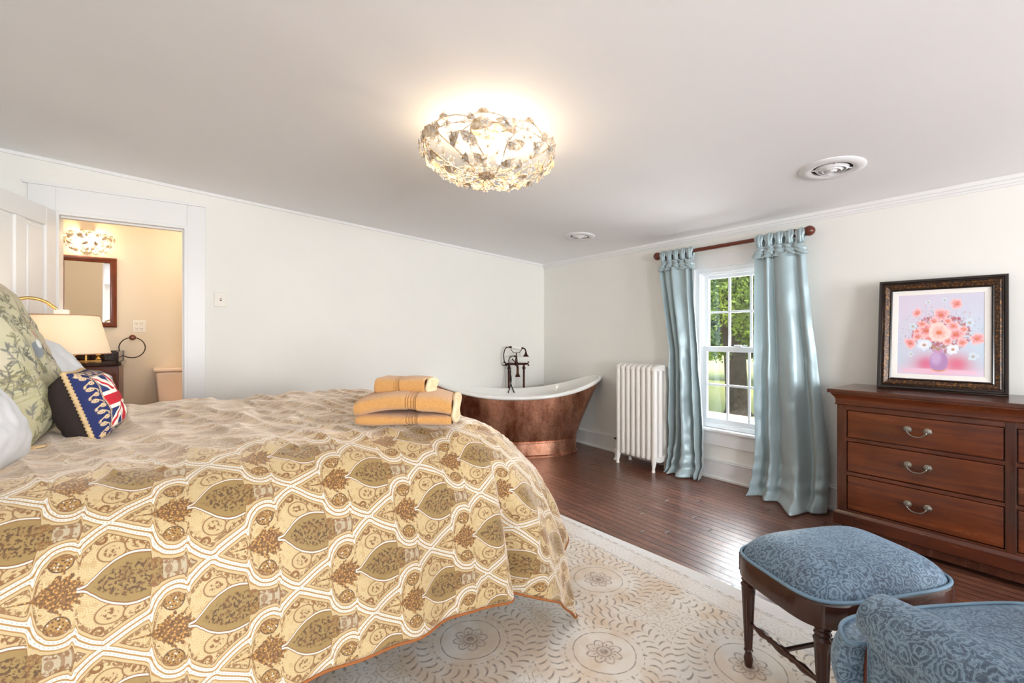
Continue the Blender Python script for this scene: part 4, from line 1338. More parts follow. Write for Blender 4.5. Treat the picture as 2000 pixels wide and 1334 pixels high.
# ------------------------------------------------------------------ armchair
ch_ = thing('armchair', 'blue jacquard armchair with rolled arms in the near right corner', 'armchair', (1.449, -.034, 0), math.radians(-30))
def rsolid(name, fn, nu, nv, mat, parent, **k):
    P = [[fn(2 * PI * i / nu, j / (nv - 1)) for j in range(nv)] for i in range(nu)]
    return grid_obj(name, P, mat, parent, closed_u=True, **k)
# seat cushion (T shape): outline then domed
def tplan(th):
    c, s = math.cos(th), math.sin(th)
    x = .372 * math.copysign(abs(c) ** .32, c); y = .33 * math.copysign(abs(s) ** .34, s) + .055
    if y < .26: x = max(-.245, min(.245, x))
    elif y < .30: 
        q = (y - .26) / .04; lim = .245 + .127 * q; x = max(-lim, min(lim, x))
    y += .018 * (1 - (x / .335) ** 2) if y > .2 else 0
    return x, y
def cushion_fn(th, q):
    x, y = tplan(th)
    zc, hz = .415, .072
    a = -PI / 2 + PI * q
    if q < .2: rr = q / .2; z = zc - hz + .0; sc = .02 + .94 * rr
    elif q > .8: rr = (1 - q) / .2; z = zc + hz + .018 * (1 - rr ** 2); sc = .02 + .94 * rr
    else:
        b_ = (q - .2) / .6; z = zc - hz + 2 * hz * b_; sc = .96 + .05 * math.sin(PI * b_) ** .7
    return (x * sc, .055 + (y - .055) * sc, z)
rsolid('seat_cushion', cushion_fn, 140, 40, m_jacq, ch_)
bm = bmesh.new()
for zz in (.415 + .073, .415 - .073):
    tube(bm, [(tplan(2 * PI * i / 140)[0] * .965, .055 + (tplan(2 * PI * i / 140)[1] - .055) * .965, zz) for i in range(140)], .005, 8, closed=True)
obj('cushion_piping', bm, m_jpipe, ch_, smooth='full')
bm = bmesh.new(); box(bm, -.32, .32, -.34, .30, .22, .345); obj('seat_rail', bm, m_jacq, ch_, bevel=.03, segs=4)
for s in (-1, 1):
    # rolled arm: swept section from the front scroll to the back
    NA_, NB_ = 40, 40
    P = []
    for i in range(NA_ + 1):
        v = i / NA_
        y = .240 - .58 * v
        zt_ = .628 + .010 * v + .02 * math.sin(PI * v)
        xc = s * .312
        k = .75 + .25 * min(1, v / .12) if v < .12 else 1
        row = []
        # section: mushroom roll on an upright panel
        rr = .070 * k
        for j in range(NB_):
            q = j / (NB_ - 1)
            if q < .18: row.append((xc + s * -.045, y, .25 + (zt_ - rr * 1.5 - .25) * (q / .18)))
            elif q > .82: row.append((xc + s * .018, y, zt_ - rr * 1.55 - (zt_ - rr * 1.55 - .25) * ((q - .82) / .18)))
            else:
                a = math.radians(225) - math.radians(285) * ((q - .18) / .64)
                row.append((xc + s * (rr * 1.10 * math.cos(a)), y, zt_ - rr + rr * math.sin(a)))
        P.append(row)
    # rounded front: collapse
    front = []
    base = P[0]
    for f_, dy in ((.2, .028), (.55, .026), (.8, .018), (.94, .008)):
        cz_ = .42
        front.append([(s * .305 + (p[0] - s * .305) * f_, p[1] + dy, .50 + (p[2] - .50) * (f_ if p[2] > .50 else 1)) for p in base])
    arm = grid_obj('armrest', front + P, m_jacq, ch_, label=None)
    bm = bmesh.new()
    pts = catmull([(s * .290, .272, .53), (s * .300, .276, .48), (s * .306, .276, .42), (s * .308, .274, .33), (s * .310, .270, .24)], 8)
    tube(bm, pts, .009, 10); obj('arm_facing', bm, m_rod, arm, smooth=True, label='reddish wood strip on the arm front')
bm = bmesh.new(); box(bm, -.33, .33, -.08, .08, 0, .60, Matrix.Translation((0, -.36, .38)) @ Matrix.Rotation(math.radians(12), 4, 'X')); obj('backrest', bm, m_jacq, ch_, bevel=.06, segs=5)
for x in (-.29, .29):
    for y in (-.33, .25):
        bm = bmesh.new(); tube(bm, [(x, y, .25), (x * 1.02, y, .12), (x * 1.05, y + (.02 if y > 0 else -.03), .009)], [.026, .02, .014], 12); obj('leg', bm, m_turn, ch_, smooth=True)
# ------------------------------------------------------------------ bed
BX0, BXF, BYN, BYF = -1.12, .865, 1.72, 2.86      # flat part of the duvet top
ZD = .858
bed = thing('bed', 'king bed with dark wooden frame under the paisley duvet', 'bed', (0, 2.28, 0))
oy = 2.28
bm = bmesh.new(); box(bm, BX0 - .02, .92, 1.58 - oy, 3.02 - oy, .50, .78); obj('mattress', bm, m_matt, bed, bevel=.05, segs=4)
bm = bmesh.new(); box(bm, BX0 - .02, .96, 1.52 - oy, 3.06 - oy, .30, .50); obj('box_spring', bm, m_matt, bed, bevel=.02)
bm = bmesh.new(); box(bm, BX0 - .02, .97, 1.50 - oy, 3.08 - oy, .25, .32)
obj('bed_frame', bm, m_bed, bed, bevel=.004)
for x in (-1.05, .75):
    for y in (1.85, 2.85):
        bm = bmesh.new(); box(bm, x - .035, x + .035, y - oy - .035, y - oy + .035, .009, .25); obj('leg', bm, m_bed, bed, bevel=.005)
bm = bmesh.new(); box(bm, BX0 - .09, BX0 - .03, 1.38 - oy, 3.16 - oy, .009, 1.35); obj('headboard', bm, m_bed, bed, bevel=.02)

# duvet: a sheet in cloth coordinates (s along the bed, t across), draped over the edges
RMAX = .80
_tab = [(0, 0)]
for i in range(400):
    r = (i + .5) * .0035
    q = min(1, r / .62)
    phi = math.radians(84) * (q * q * (3 - 2 * q)) ** .8 if q < 1 else math.radians(84)
    _tab.append((_tab[-1][0] + .0035 * math.cos(phi), _tab[-1][1] + .0035 * math.sin(phi)))
_tab = np.array(_tab)
def prof_np(r):
    return np.interp(r, np.arange(len(_tab)) * .0035, _tab[:, 0]), np.interp(r, np.arange(len(_tab)) * .0035, _tab[:, 1])
S = np.concatenate([np.arange(BX0, BXF + RMAX, .0095), [BXF + RMAX]])
Tt = np.concatenate([[BYN - RMAX], np.arange(BYN - RMAX + .0095, BYN + .2, .0095), np.arange(BYN + .2, BYF + RMAX, .018), [BYF + RMAX]])
SS, TT = np.meshgrid(S, Tt, indexing='ij')
a = np.maximum(SS - BXF, 0)
bn = np.maximum(BYN - TT, 0); bf = np.maximum(TT - BYF, 0); b_ = bn + bf
r = np.hypot(a, b_)
lim = 1.0
r_eff = np.where(r < .88, r, .88 + (r - .88) * .80)
rho, dep = prof_np(r_eff)
with np.errstate(divide='ignore', invalid='ignore'):
    ux = np.where(r > 0, a / np.maximum(r, 1e-9), 0); uy = np.where(r > 0, b_ / np.maximum(r, 1e-9), 0)
al = np.degrees(np.arctan2(a, np.maximum(b_, 1e-9)))       # 0 near side .. 90 foot
g = np.clip((dep - .12) / .45, 0, 1)
corner = ((a > 0) & (b_ > 0))
fold = np.zeros_like(r)
fold += -.085 * np.exp(-((al - 17) / 4.0) ** 2) + .030 * np.exp(-((al - 6) / 5.0) ** 2) * (a > 0) + .035 * np.exp(-((al - 30) / 7) ** 2)
fold += -.045 * np.exp(-((al - 58) / 7.0) ** 2) + .035 * np.exp(-((al - 44) / 6.0) ** 2) + .03 * np.exp(-((al - 74) / 7.0) ** 2)
fold = np.where(corner, fold, 0) * np.clip(g * 1.5, 0, 1) * np.clip(r / .5, 0, 1)
# soft vertical drape folds along the sides
wav = .012 * np.sin(SS * 17 + 1.2) * np.cos(SS * 5.1) + .007 * np.sin(SS * 31 + .5)
wav = np.where((a <= 0), wav, wav * np.clip(1 - a / .1, 0, 1)) * g
wavf = (.015 * np.sin(TT * 13)) * g * (a > 0) * (b_ <= 0)
rho2 = rho + fold + wav * (b_ > 0) + wavf
PX = np.minimum(SS, BXF) + ux * rho2 * (1.22 + .36 * g)
ys = np.where(bn > 0, -1.0, 1.0)
PY = np.clip(TT, BYN, BYF) + ys * uy * rho2
PZ = ZD - dep
# puffiness, creases, wrinkles
flat = np.exp(-(dep / .25) ** 2)
PZ += .012 * np.sin(SS * 2.1 + .6) * flat
crease = np.zeros_like(PZ)
for i in range(SS.shape[0]):
    for j in range(SS.shape[1]):
        s_, t_ = SS[i, j], TT[i, j]
        v = Vector((s_ * 5.0 + .35 * t_ * 3, t_ * 2.0, 0))
        n1 = noise.noise(v); n2 = noise.noise(Vector((s_ * 13, t_ * 6, 4))); 
        n3 = noise.noise(Vector((s_ * 9.0 + t_ * 2.2, t_ * 1.7, 9)))
        crease[i, j] = .014 * (1 - abs(n1) * 2.2) + .006 * n2 + (.012 * max(0, 1 - abs(n3) * 5) if t_ > BYN - .15 else 0)
PZ += crease * (.35 + .65 * flat)
PY -= np.where(bn > 0, crease * 1.1 * g, 0)
# keep the drooping corner on the floor
over = PZ < .028
PZ = np.where(over, .028 + .01 * np.clip(-(PZ - .028), 0, .2), PZ)
UV = np.stack([SS - .28, TT + .02], -1)
P = np.stack([PX, PY, PZ], -1)
# round off the two hem corners of the sheet
keep = np.hypot(a, b_) <= 5
duv = grid_obj('duvet', P, m_paisley, None, uv=UV)
so = duv.modifiers.new('thickness', 'SOLIDIFY'); so.thickness = .018; so.offset = -1
tag(duv, 'golden paisley duvet spread over the bed', 'duvet')
bm = bmesh.new()
hem = [P[i, 0] for i in range(0, P.shape[0], 3)] + [P[-1, j] for j in range(1, P.shape[1], 3)] + [P[i, -1] for i in range(P.shape[0] - 1, -1, -3)]
tube(bm, [Vector(h) + Vector((0, 0, -.004)) for h in hem], .0046, 8); obj('hem_piping', bm, m_cord, duv, smooth='full', label='rust orange piping along the hem')

def duvet_z(x, y):
    d2 = (P[..., 0] - x) ** 2 + (P[..., 1] - y) ** 2 + np.where(PZ < .4, 9, 0)
    return float(PZ.flat[int(np.argmin(d2))])

# ------------------------------------------------------------------ pillows
def pillow_pts(w, h, T, nu=90, nv=90, side=1, wr=.006, seed=0, pw=2.6, ear=.06):
    """front (side=1) or back half in local XZ plane, +Y*side bulge; centred"""
    U, V = np.meshgrid(np.linspace(-1, 1, nu), np.linspace(-1, 1, nv), indexing='ij')
    # pinch the edges between the corners
    X = U * w / 2 * (1 - ear * (1 - V ** 2) * np.abs(U) ** 3 * 0 - ear * (1 - np.abs(V) ** 2) * np.abs(U) ** 4)
    Z = V * h / 2 * (1 - ear * (1 - U ** 2) * np.abs(V) ** 4)
    B = ((1 - np.abs(U) ** pw).clip(0) * (1 - np.abs(V) ** pw).clip(0)) ** .48
    Y = side * T / 2 * B
    for i in range(nu):
        for j in range(nv):
            n = noise.noise(Vector((U[i, j] * 2.3 + seed, V[i, j] * 2.3, side))) + .5 * noise.noise(Vector((U[i, j] * 6 + seed, V[i, j] * 6, side * 2)))
            Y[i, j] += wr * n * B[i, j] ** .7 * 2
    return np.stack([X, Y, Z], -1), U, V

def rotm(yaw, lean, roll=0):
    """local: face normal +Y -> world; yaw about Z, lean back (top moves to -normal)"""
    return Matrix.Rotation(yaw, 4, 'Z') @ Matrix.Rotation(lean, 4, 'X') @ Matrix.Rotation(roll, 4, 'Y')

def pillow(name, label, group, loc, w, h, T, yaw, lean, roll, matf, matb, col=None, rim=None, rimr=.006, seed=0, nu=90, wr=.006, cat='pillow', pw=2.6, flange=0, ear=.06):
    t = thing(name, label, cat, loc, group=group)
    t.rotation_euler = rotm(yaw, lean, roll).to_euler()
    F, U, V = pillow_pts(w, h, T, nu, nu, 1, wr, seed, pw, ear); B, _, _ = pillow_pts(w, h, T, 60, 60, -1, wr, seed, pw, ear)
    F[..., 2] += h / 2; B[..., 2] += h / 2
    grid_obj('pillow_front', F, matf, t, col=col, flip=True)
    grid_obj('pillow_back', B, matb, t)
    edge = [F[i, 0] for i in range(nu)] + [F[-1, j] for j in range(1, nu)] + [F[i, -1] for i in range(nu - 2, -1, -1)] + [F[0, j] for j in range(nu - 2, 0, -1)]
    if rim:
        bm = bmesh.new()
        if rim is m_rope:
            pts = [Vector(e) for e in edge]
            rs = []
            # resample for twist beads
            tot = [0]
            for a_, b2 in zip(pts, pts[1:] + pts[:1]): tot.append(tot[-1] + (b2 - a_).length)
            nb = int(tot[-1] / .0035); P2 = []
            cl = pts + [pts[0]]
            j = 0
            for q in range(nb):
                d_ = tot[-1] * q / nb
                while tot[j + 1] < d_: j += 1
                f_ = (d_ - tot[j]) / max(1e-9, tot[j + 1] - tot[j]); P2.append(cl[j].lerp(cl[j + 1], f_)); rs.append(rimr * (1 + .28 * math.sin(q * 2 * PI / 3.5)))
            tube(bm, P2, rs, 10, closed=True)
        else: tube(bm, edge, rimr, 8, closed=True)
        obj('pillow_trim', bm, rim, t, smooth='full')
    if flange:
        E = np.array(edge); C_ = np.array([0, 0, h / 2]); n_ = len(E)
        rings = []
        for k in range(7):
            q = k / 6
            D = (E - C_); D /= np.linalg.norm(D, axis=1)[:, None]
            R_ = E + D * flange * q
            R_[:, 1] += .007 * q * np.sin(np.arange(n_) * .35) + .006 * q * np.sin(np.arange(n_) * .13)
            rings.append(R_)
        o = grid_obj('flange', np.stack(rings, 1), matf, t, closed_u=True)
    return t

YW = math.radians(-90)      # face normal towards +X (the foot)
# toile euro pillow
cr = random.Random(12)
cv = Canvas(240, 240, (196, 191, 160))
for _ in range(26): cv.ell(cr.random(), cr.random(), cr.uniform(.05, .14), cr.uniform(.03, .08), cr.choice([(204, 190, 168), (184, 180, 140), (208, 198, 184)]), .6, soft=.9)
ink = [(112, 110, 92), (96, 96, 90), (134, 130, 98), (122, 122, 116)]
for _ in range(120):       # shrubs and branches
    x, y = cr.random(), cr.random(); c = cr.choice(ink); a0 = cr.uniform(0.6, 2.6); L = cr.uniform(.04, .12)
    x1, y1 = x + L * math.cos(a0), y + L * math.sin(a0)
    cv.poly([(x, y), ((x + x1) / 2 + cr.uniform(-.02, .02), (y + y1) / 2), (x1, y1)], .0028, c, .9)
    for k in range(11):
        q = cr.uniform(.15, 1.1); aa = a0 + cr.choice([-1, 1]) * cr.uniform(.5, 1.3)
        px, py = x + (x1 - x) * q, y + (y1 - y) * q; l = cr.uniform(.008, .024)
        cv.ell(px + l * math.cos(aa), py + l * math.sin(aa), l, l * .22, c, .85, aa)
for _ in range(26):       # ground hatching
    x, y = cr.random(), cr.random()
    for k in range(9): cv.seg(x + cr.uniform(-.08, 0), y + k * .008, x + cr.uniform(.03, .10), y + k * .008 + cr.uniform(-.004, .004), .0022, (150, 140, 90), .6)
cv.ell(.60, .47, .07, .045, (140, 146, 152)); cv.ell(.50, .50, .045, .05, (150, 158, 160)); cv.ell(.54, .56, .035, .03, (206, 160, 140)); cv.ell(.56, .50, .03, .02, (232, 234, 230), 1, .6); cv.seg(.66, .45, .74, .38, .004, (120, 126, 132)); cv.seg(.5, .48, .46, .40, .006, (120, 140, 120))
zb = ZD + .005
pillow('euro_pillow', 'large toile print pillow leaning at the head of the bed', None, (-.38, 2.27, zb - .02), .64, .64, .27, YW, math.radians(21), 0, m_toile, m_toile_plain, cv.a, seed=3, nu=240, wr=.008, ear=.05, pw=2.8)
# white shams either side
pillow('white_pillow', 'plump white cotton pillow at the near left corner of the bed', 'white bed pillows', (-.368, 1.70, zb - .010), .60, .35, .24, YW, math.radians(34), math.radians(-4), m_sheet, m_sheet, seed=9, nu=100, wr=.006, rim=m_sheet, rimr=.006, flange=.0)
pillow('white_pillow', 'plump white cotton pillow behind the flag cushion, below the lamp', 'white bed pillows', (-.33, 2.82, zb - .015), .60, .40, .22, YW, math.radians(30), math.radians(4), m_sheet, m_sheet, seed=21, nu=100, wr=.006, rim=m_sheet, rimr=.006, flange=.0)
bm = bmesh.new()
for k in range(5): tube(bm, catmull([(0, 0, 0), (.012 * k, .006 * math.sin(k), .006), (.03 + .006 * k, .012 * k - .02, .002)], 4), .004, 8)
tz = obj('pillow_tassel', bm, m_rope, None, smooth='full', loc=(-.37, 2.0, zb + .008)); tag(tz, 'small beige rope tassel lying on the duvet below the toile pillow', 'tassel')

# flag cushion
n_ = 220
cv = Canvas(n_, n_, (28, 40, 92))
X, Y = cv.X, cv.Y
navy, red, wht, rope = (34, 52, 104), (196, 30, 48), (244, 238, 226), (214, 186, 146)
b0, b1_ = .135, .865
def inp(m): return m & (X > b0) & (X < b1_) & (Y > b0) & (Y < b1_)
cv.put(inp(np.ones_like(X, bool)).astype(float), navy)
u = (X - .5) / .365; v = (Y - .5) / .365
for sgn in (1, -1):
    dd = np.abs(u - sgn * v) / 1.414
    cv.put(inp(dd < .19).astype(float), wht)
    q = (u - sgn * v) / 1.414
    side = np.sign(u) * (1 if sgn > 0 else 1)
    cv.put(inp((q * side > 0.0) & (q * side < .10)).astype(float), red)
cv.put(inp((np.abs(u) < .34) | (np.abs(v) < .34)).astype(float), wht)
cv.put(inp((np.abs(u) < .20) | (np.abs(v) < .20)).astype(float), red)
ed = np.maximum(np.abs(X - .5), np.abs(Y - .5))
cv.put((np.abs(ed - .37) < .012).astype(float) * (.65 + .35 * np.sign(np.sin((X + Y) * 260))), rope)
for side in range(4):
    for k in range(12):
        cpos = .05 + k * .082
        pts = []
        sg = 1 if k % 2 else -1
        for q in range(22):
            a_ = q * .42; rr = .026 * (1 - q / 26)
            pts.append((cpos + rr * math.cos(a_ * sg), .066 + sg * .012 + rr * math.sin(a_ * sg)))
        pts2 = [(cpos - .05, .066 - sg * .038), (cpos - .02, .066 - sg * .034), (cpos + .026, .066 + sg * .012)]
        for pp in (pts, pts2):
            if side == 0: Q = pp
            elif side == 1: Q = [(y, x) for x, y in pp]
            elif side == 2: Q = [(x, 1 - y) for x, y in pp]
            else: Q = [(1 - y, x) for x, y in pp]
            cv.poly(Q, .0062, rope)
pillow('flag_cushion', 'small flag cushion in red, white and blue with scrolled navy border', None, (-.198, 2.19, zb - .008), .255, .25, .175, YW - math.radians(4), math.radians(18), math.radians(0), m_flag, m_blackcloth, cv.a, rim=m_rope, rimr=.0075, seed=31, nu=220, wr=.004, cat='cushion', ear=.05, pw=3.0)

# ------------------------------------------------------------------ towels
def towel(name, label, loc, rz, L, D, Ht, layers, bandx, roll=0):
    t = thing(name, label, 'towel', loc, rz)
    # folded body: stadium shaped section swept along x
    z = 0
    bm_edge = bmesh.new()
    for k, (h, ins) in enumerate(layers):
        NUa, NSec = 260, 48
        P = []
        for i in range(NUa):
            q = i / (NUa - 1); x = -L / 2 + L * q
            endp = min(1, (min(q, 1 - q) / .05)) ** .4 if 0 < q < 1 else .55
            band = bandx[0] < q < bandx[1]
            sq = 1 - (.06 if band else 0)
            if band: sq *= 1 - .05 * (abs(math.sin((q - bandx[0]) / (bandx[1] - bandx[0]) * 4 * PI)) < .45)
            row = []
            for j in range(NSec):
                a_ = 2 * PI * j / NSec
                c_, s_ = math.cos(a_), math.sin(a_)
                yy = (D / 2 - ins) * math.copysign(abs(c_) ** .45, c_); zz = h / 2 * math.copysign(abs(s_) ** .62, s_)
                n = noise.noise(Vector((x * 9, yy * 9, zz * 9 + k * 4))) * .006
                yy = yy * (.94 + .06 * endp) * (sq if abs(yy) > .0 else 1) + n
                zz = zz * (.8 + .2 * endp) * sq
                sag = -.010 * abs(x / (L / 2)) ** 3 if z > 0 else 0
                row.append((x + n, yy, z + h / 2 + zz + n + sag + .012 * math.sin(PI * q) * (z > 0)))
            P.append(row)
        grid_obj('folded_layer', P, m_towel, t, closed_v=True)
        z += h * .97
    tot = z
    # cream folded edges seen at the +x end: nested loops
    bm = bmesh.new()
    for f_ in (1.0, .72, .44, .18):
        pts = []
        for j in range(40):
            a_ = 2 * PI * j / 40
            c_, s_ = math.cos(a_), math.sin(a_)
            pts.append((L / 2 - .012 + .018 * f_ + .004 * math.sin(3 * a_), (D / 2 - .012) * math.copysign(abs(c_) ** .55, c_) * (.35 + .65 * f_), tot / 2 + (tot / 2 - .010) * math.copysign(abs(s_) ** .8, s_) * f_))
        tube(bm, pts, .0085, 8, closed=True)
    obj('folded_edge', bm, m_tedge, t, smooth='full', label='cream folded towel edge')
    return t
tx, ty = .748, 1.665
tzv = duvet_z(tx, ty)
towel('bath_towel', 'thick folded gold bath towel on the foot of the bed', (tx, ty, tzv + .002), -YAW + math.radians(2), .35, .26, .13, [(.044, .0), (.068, -.006)], (.52, .64))
towel('hand_towel', 'small rolled gold hand towel on top of the folded bath towel', (tx - .005, ty + .03, tzv + .109), -YAW - math.radians(7), .20, .14, .08, [(.064, .0)], (.38, .50))

# ------------------------------------------------------------------ bathroom furniture
mi = thing('wall_mirror', 'wood framed mirror on the bathroom wall', 'mirror', (-.607, BY, 1.613))
bm = bmesh.new(); frame(bm, .40, .64, [(0, 0), (0, .018), (.008, .026), (.022, .022), (.034, .014), (.042, .016), (.048, .010), (.048, 0)]); obj('mirror_frame', bm, m_lampwood, mi, smooth=True, angle=30)
bm = bmesh.new(); box(bm, -.155, .155, -.008, -.002, -.275, .275); obj('mirror_glass', bm, m_mirror, mi)
tr_ = thing('towel_ring', 'dark bronze towel ring on the bathroom wall', 'towel ring', (-.295, BY, 1.20))
bm = bmesh.new(); lathe(bm, [(.026, 0), (.026, .006), (.018, .012), (.012, .03), (.018, .04), (.020, .05), (0, .056)], 20, axis_mat((0, 0, 0), (0, -1, 0))); obj('mount', bm, m_lampwood, tr_, smooth=True)
bm = bmesh.new(); tube(bm, arc((0, -.045, -.095), .095, 0, 2 * PI, 48)[:-1], .0045, 10, closed=True); obj('ring', bm, m_bronze2, tr_, smooth='full')
va = thing('bathroom_vanity', 'dark wood vanity with granite top by the bathroom wall', 'vanity', (-.80, 5.345, .15))
bm = bmesh.new(); box(bm, -.44, .44, -.24, .25, 0, .81); obj('cabinet', bm, m_vanity, va, bevel=.003)
for x in (-.30, 0, .0):
    pass
for x0, x1 in ((-.33, -.01), (.01, .33)):
    bm = bmesh.new(); box(bm, x0, x1, -.262, -.24, .08, .74); box(bm, x0 + .05, x1 - .05, -.268, -.25, .13, .69); dd = obj('cabinet_door', bm, m_vanity, va, bevel=.006)
    bm = bmesh.new(); sphere(bm, (x1 - .03 if x0 < -.1 else x0 + .03, -.275, .5), .012); obj('knob', bm, m_brass, dd, smooth='full')
for x in (-.385, .385):
    bm = bmesh.new(); box(bm, x - .045, x + .045, -.256, -.24, .02, .79)
    for k in range(4): tube(bm, [(x - .03 + k * .02, -.258, .06), (x - .03 + k * .02, -.258, .75)], .007, 8)
    obj('fluted_pilaster', bm, m_vanity, va, smooth=True)
bm = bmesh.new(); box(bm, -.46, .46, -.275, .252, .812, .842); ct = obj('countertop', bm, m_granite, va, bevel=.006)
bm = bmesh.new(); box(bm, -.46, .445, .232, .252, .842, .93); obj('backsplash', bm, m_granite, ct, bevel=.003)
bm = bmesh.new(); box(bm, .42, .44, -.24, .232, .842, .93); obj('backsplash', bm, m_granite, ct, bevel=.003)
fa = thing('basin_faucet', 'brass widespread faucet on the bathroom vanity top', 'faucet', (-.60, 5.44, .992))
bm = bmesh.new()
box(bm, -.10, .10, -.02, .02, 0, .008)
for x in (-.08, .08): lathe(bm, [(.02, 0), (.022, .01), (.012, .02), (.010, .035), (.018, .045), (.012, .06), (.005, .07), (0, .072)], 16, Matrix.Translation((x, 0, .006)))
tube(bm, catmull([(0, 0, .006), (0, 0, .07), (0, -.04, .095), (0, -.09, .075)], 5), .011, 12)
obj('spout_and_handles', bm, m_brass, fa, smooth=True)
to = thing('toilet', 'pinkish cream toilet with tall tank by the bathroom wall', 'toilet', (.09, 5.34, .15))
bm = bmesh.new()
vs = box(bm, -.215, .215, .04, .25, .40, .725)
for v in vs:
    if v.co.z < .5: v.co.x *= .88; v.co.y = .25 - (.25 - v.co.y) * .9
obj('tank', bm, m_tank, to, bevel=.02, segs=4)
bm = bmesh.new(); box(bm, -.228, .228, .025, .255, .728, .758); obj('tank_lid', bm, m_tank, to, bevel=.010, segs=4)
P = []
for i in range(48):
    th = 2 * PI * i / 48; row = []
    for r_, z in ((.09, 0), (.10, .02), (.09, .1), (.11, .22), (.17, .34), (.19, .39), (.185, .405), (.14, .40), (.12, .30), (.02, .22)):
        row.append((r_ * math.cos(th), -.18 + r_ * 1.28 * math.sin(th), z))
    P.append(row)
grid_obj('bowl', P, m_tank, to, closed_u=True)
bm = bmesh.new(); lathe(bm, [(.19, 0), (.195, .01), (.19, .022), (0, .026)], 40, Matrix.Translation((0, -.18, .408)) @ Matrix.Diagonal((1, 1.28, 1, 1))); obj('seat_lid', bm, m_tank, to, smooth=True)
bm = bmesh.new(); box(bm, -.09, .09, -.05, .2, 0, .40); obj('pedestal', bm, m_tank, to, bevel=.03, segs=3)

# ------------------------------------------------------------------ lamps with crystal flowers
def leaf_mesh(bm, p, d, nrm, L, Wd):
    """serrated folded leaf"""
    d = Vector(d).normalized(); nrm = Vector(nrm).normalized(); s = d.cross(nrm).normalized(); nrm = s.cross(d)
    p = Vector(p); mid = []; le = []; ri = []
    n = 7
    for k in range(n + 1):
        q = k / n
        w_ = Wd * math.sin(PI * min(1, q * .92 + .06)) ** .8 * (1 - .25 * q) * (1 + .12 * (k % 2))
        if k == n: w_ = 0
        c_ = p + d * L * q + nrm * L * .18 * math.sin(PI * q)
        mid.append(bm.verts.new(c_)); le.append(bm.verts.new(c_ + s * w_ + nrm * w_ * .35)); ri.append(bm.verts.new(c_ - s * w_ + nrm * w_ * .35))
    for k in range(n):
        bm.faces.new((mid[k], mid[k + 1], le[k + 1], le[k])); bm.faces.new((mid[k], ri[k], ri[k + 1], mid[k + 1]))

def crystal_flower(bm, bmc, p, nrm, R, rs):
    nrm = Vector(nrm).normalized(); a = nrm.orthogonal().normalized(); b2 = nrm.cross(a); p = Vector(p)
    a0 = rs.uniform(0, 6)
    for k in range(5):
        t_ = a0 + 2 * PI * k / 5
        d_ = a * math.cos(t_) + b2 * math.sin(t_); s_ = nrm.cross(d_)
        c_ = p + d_ * R * .62 + nrm * R * .12
        m = Matrix((s_, d_, nrm)).transposed().to_4x4()
        m = Matrix.Translation(c_) @ m @ Matrix.Diagonal((R * .30, R * .40, R * .12, 1))
        bmesh.ops.create_icosphere(bm, subdivisions=1, radius=1, matrix=m)
        # wire star
        tube(bmc, [p, p + d_ * R * .55], [.0026, .0012], 5)
    sphere(bmc, p + nrm * .003, .0045, 6, 5)

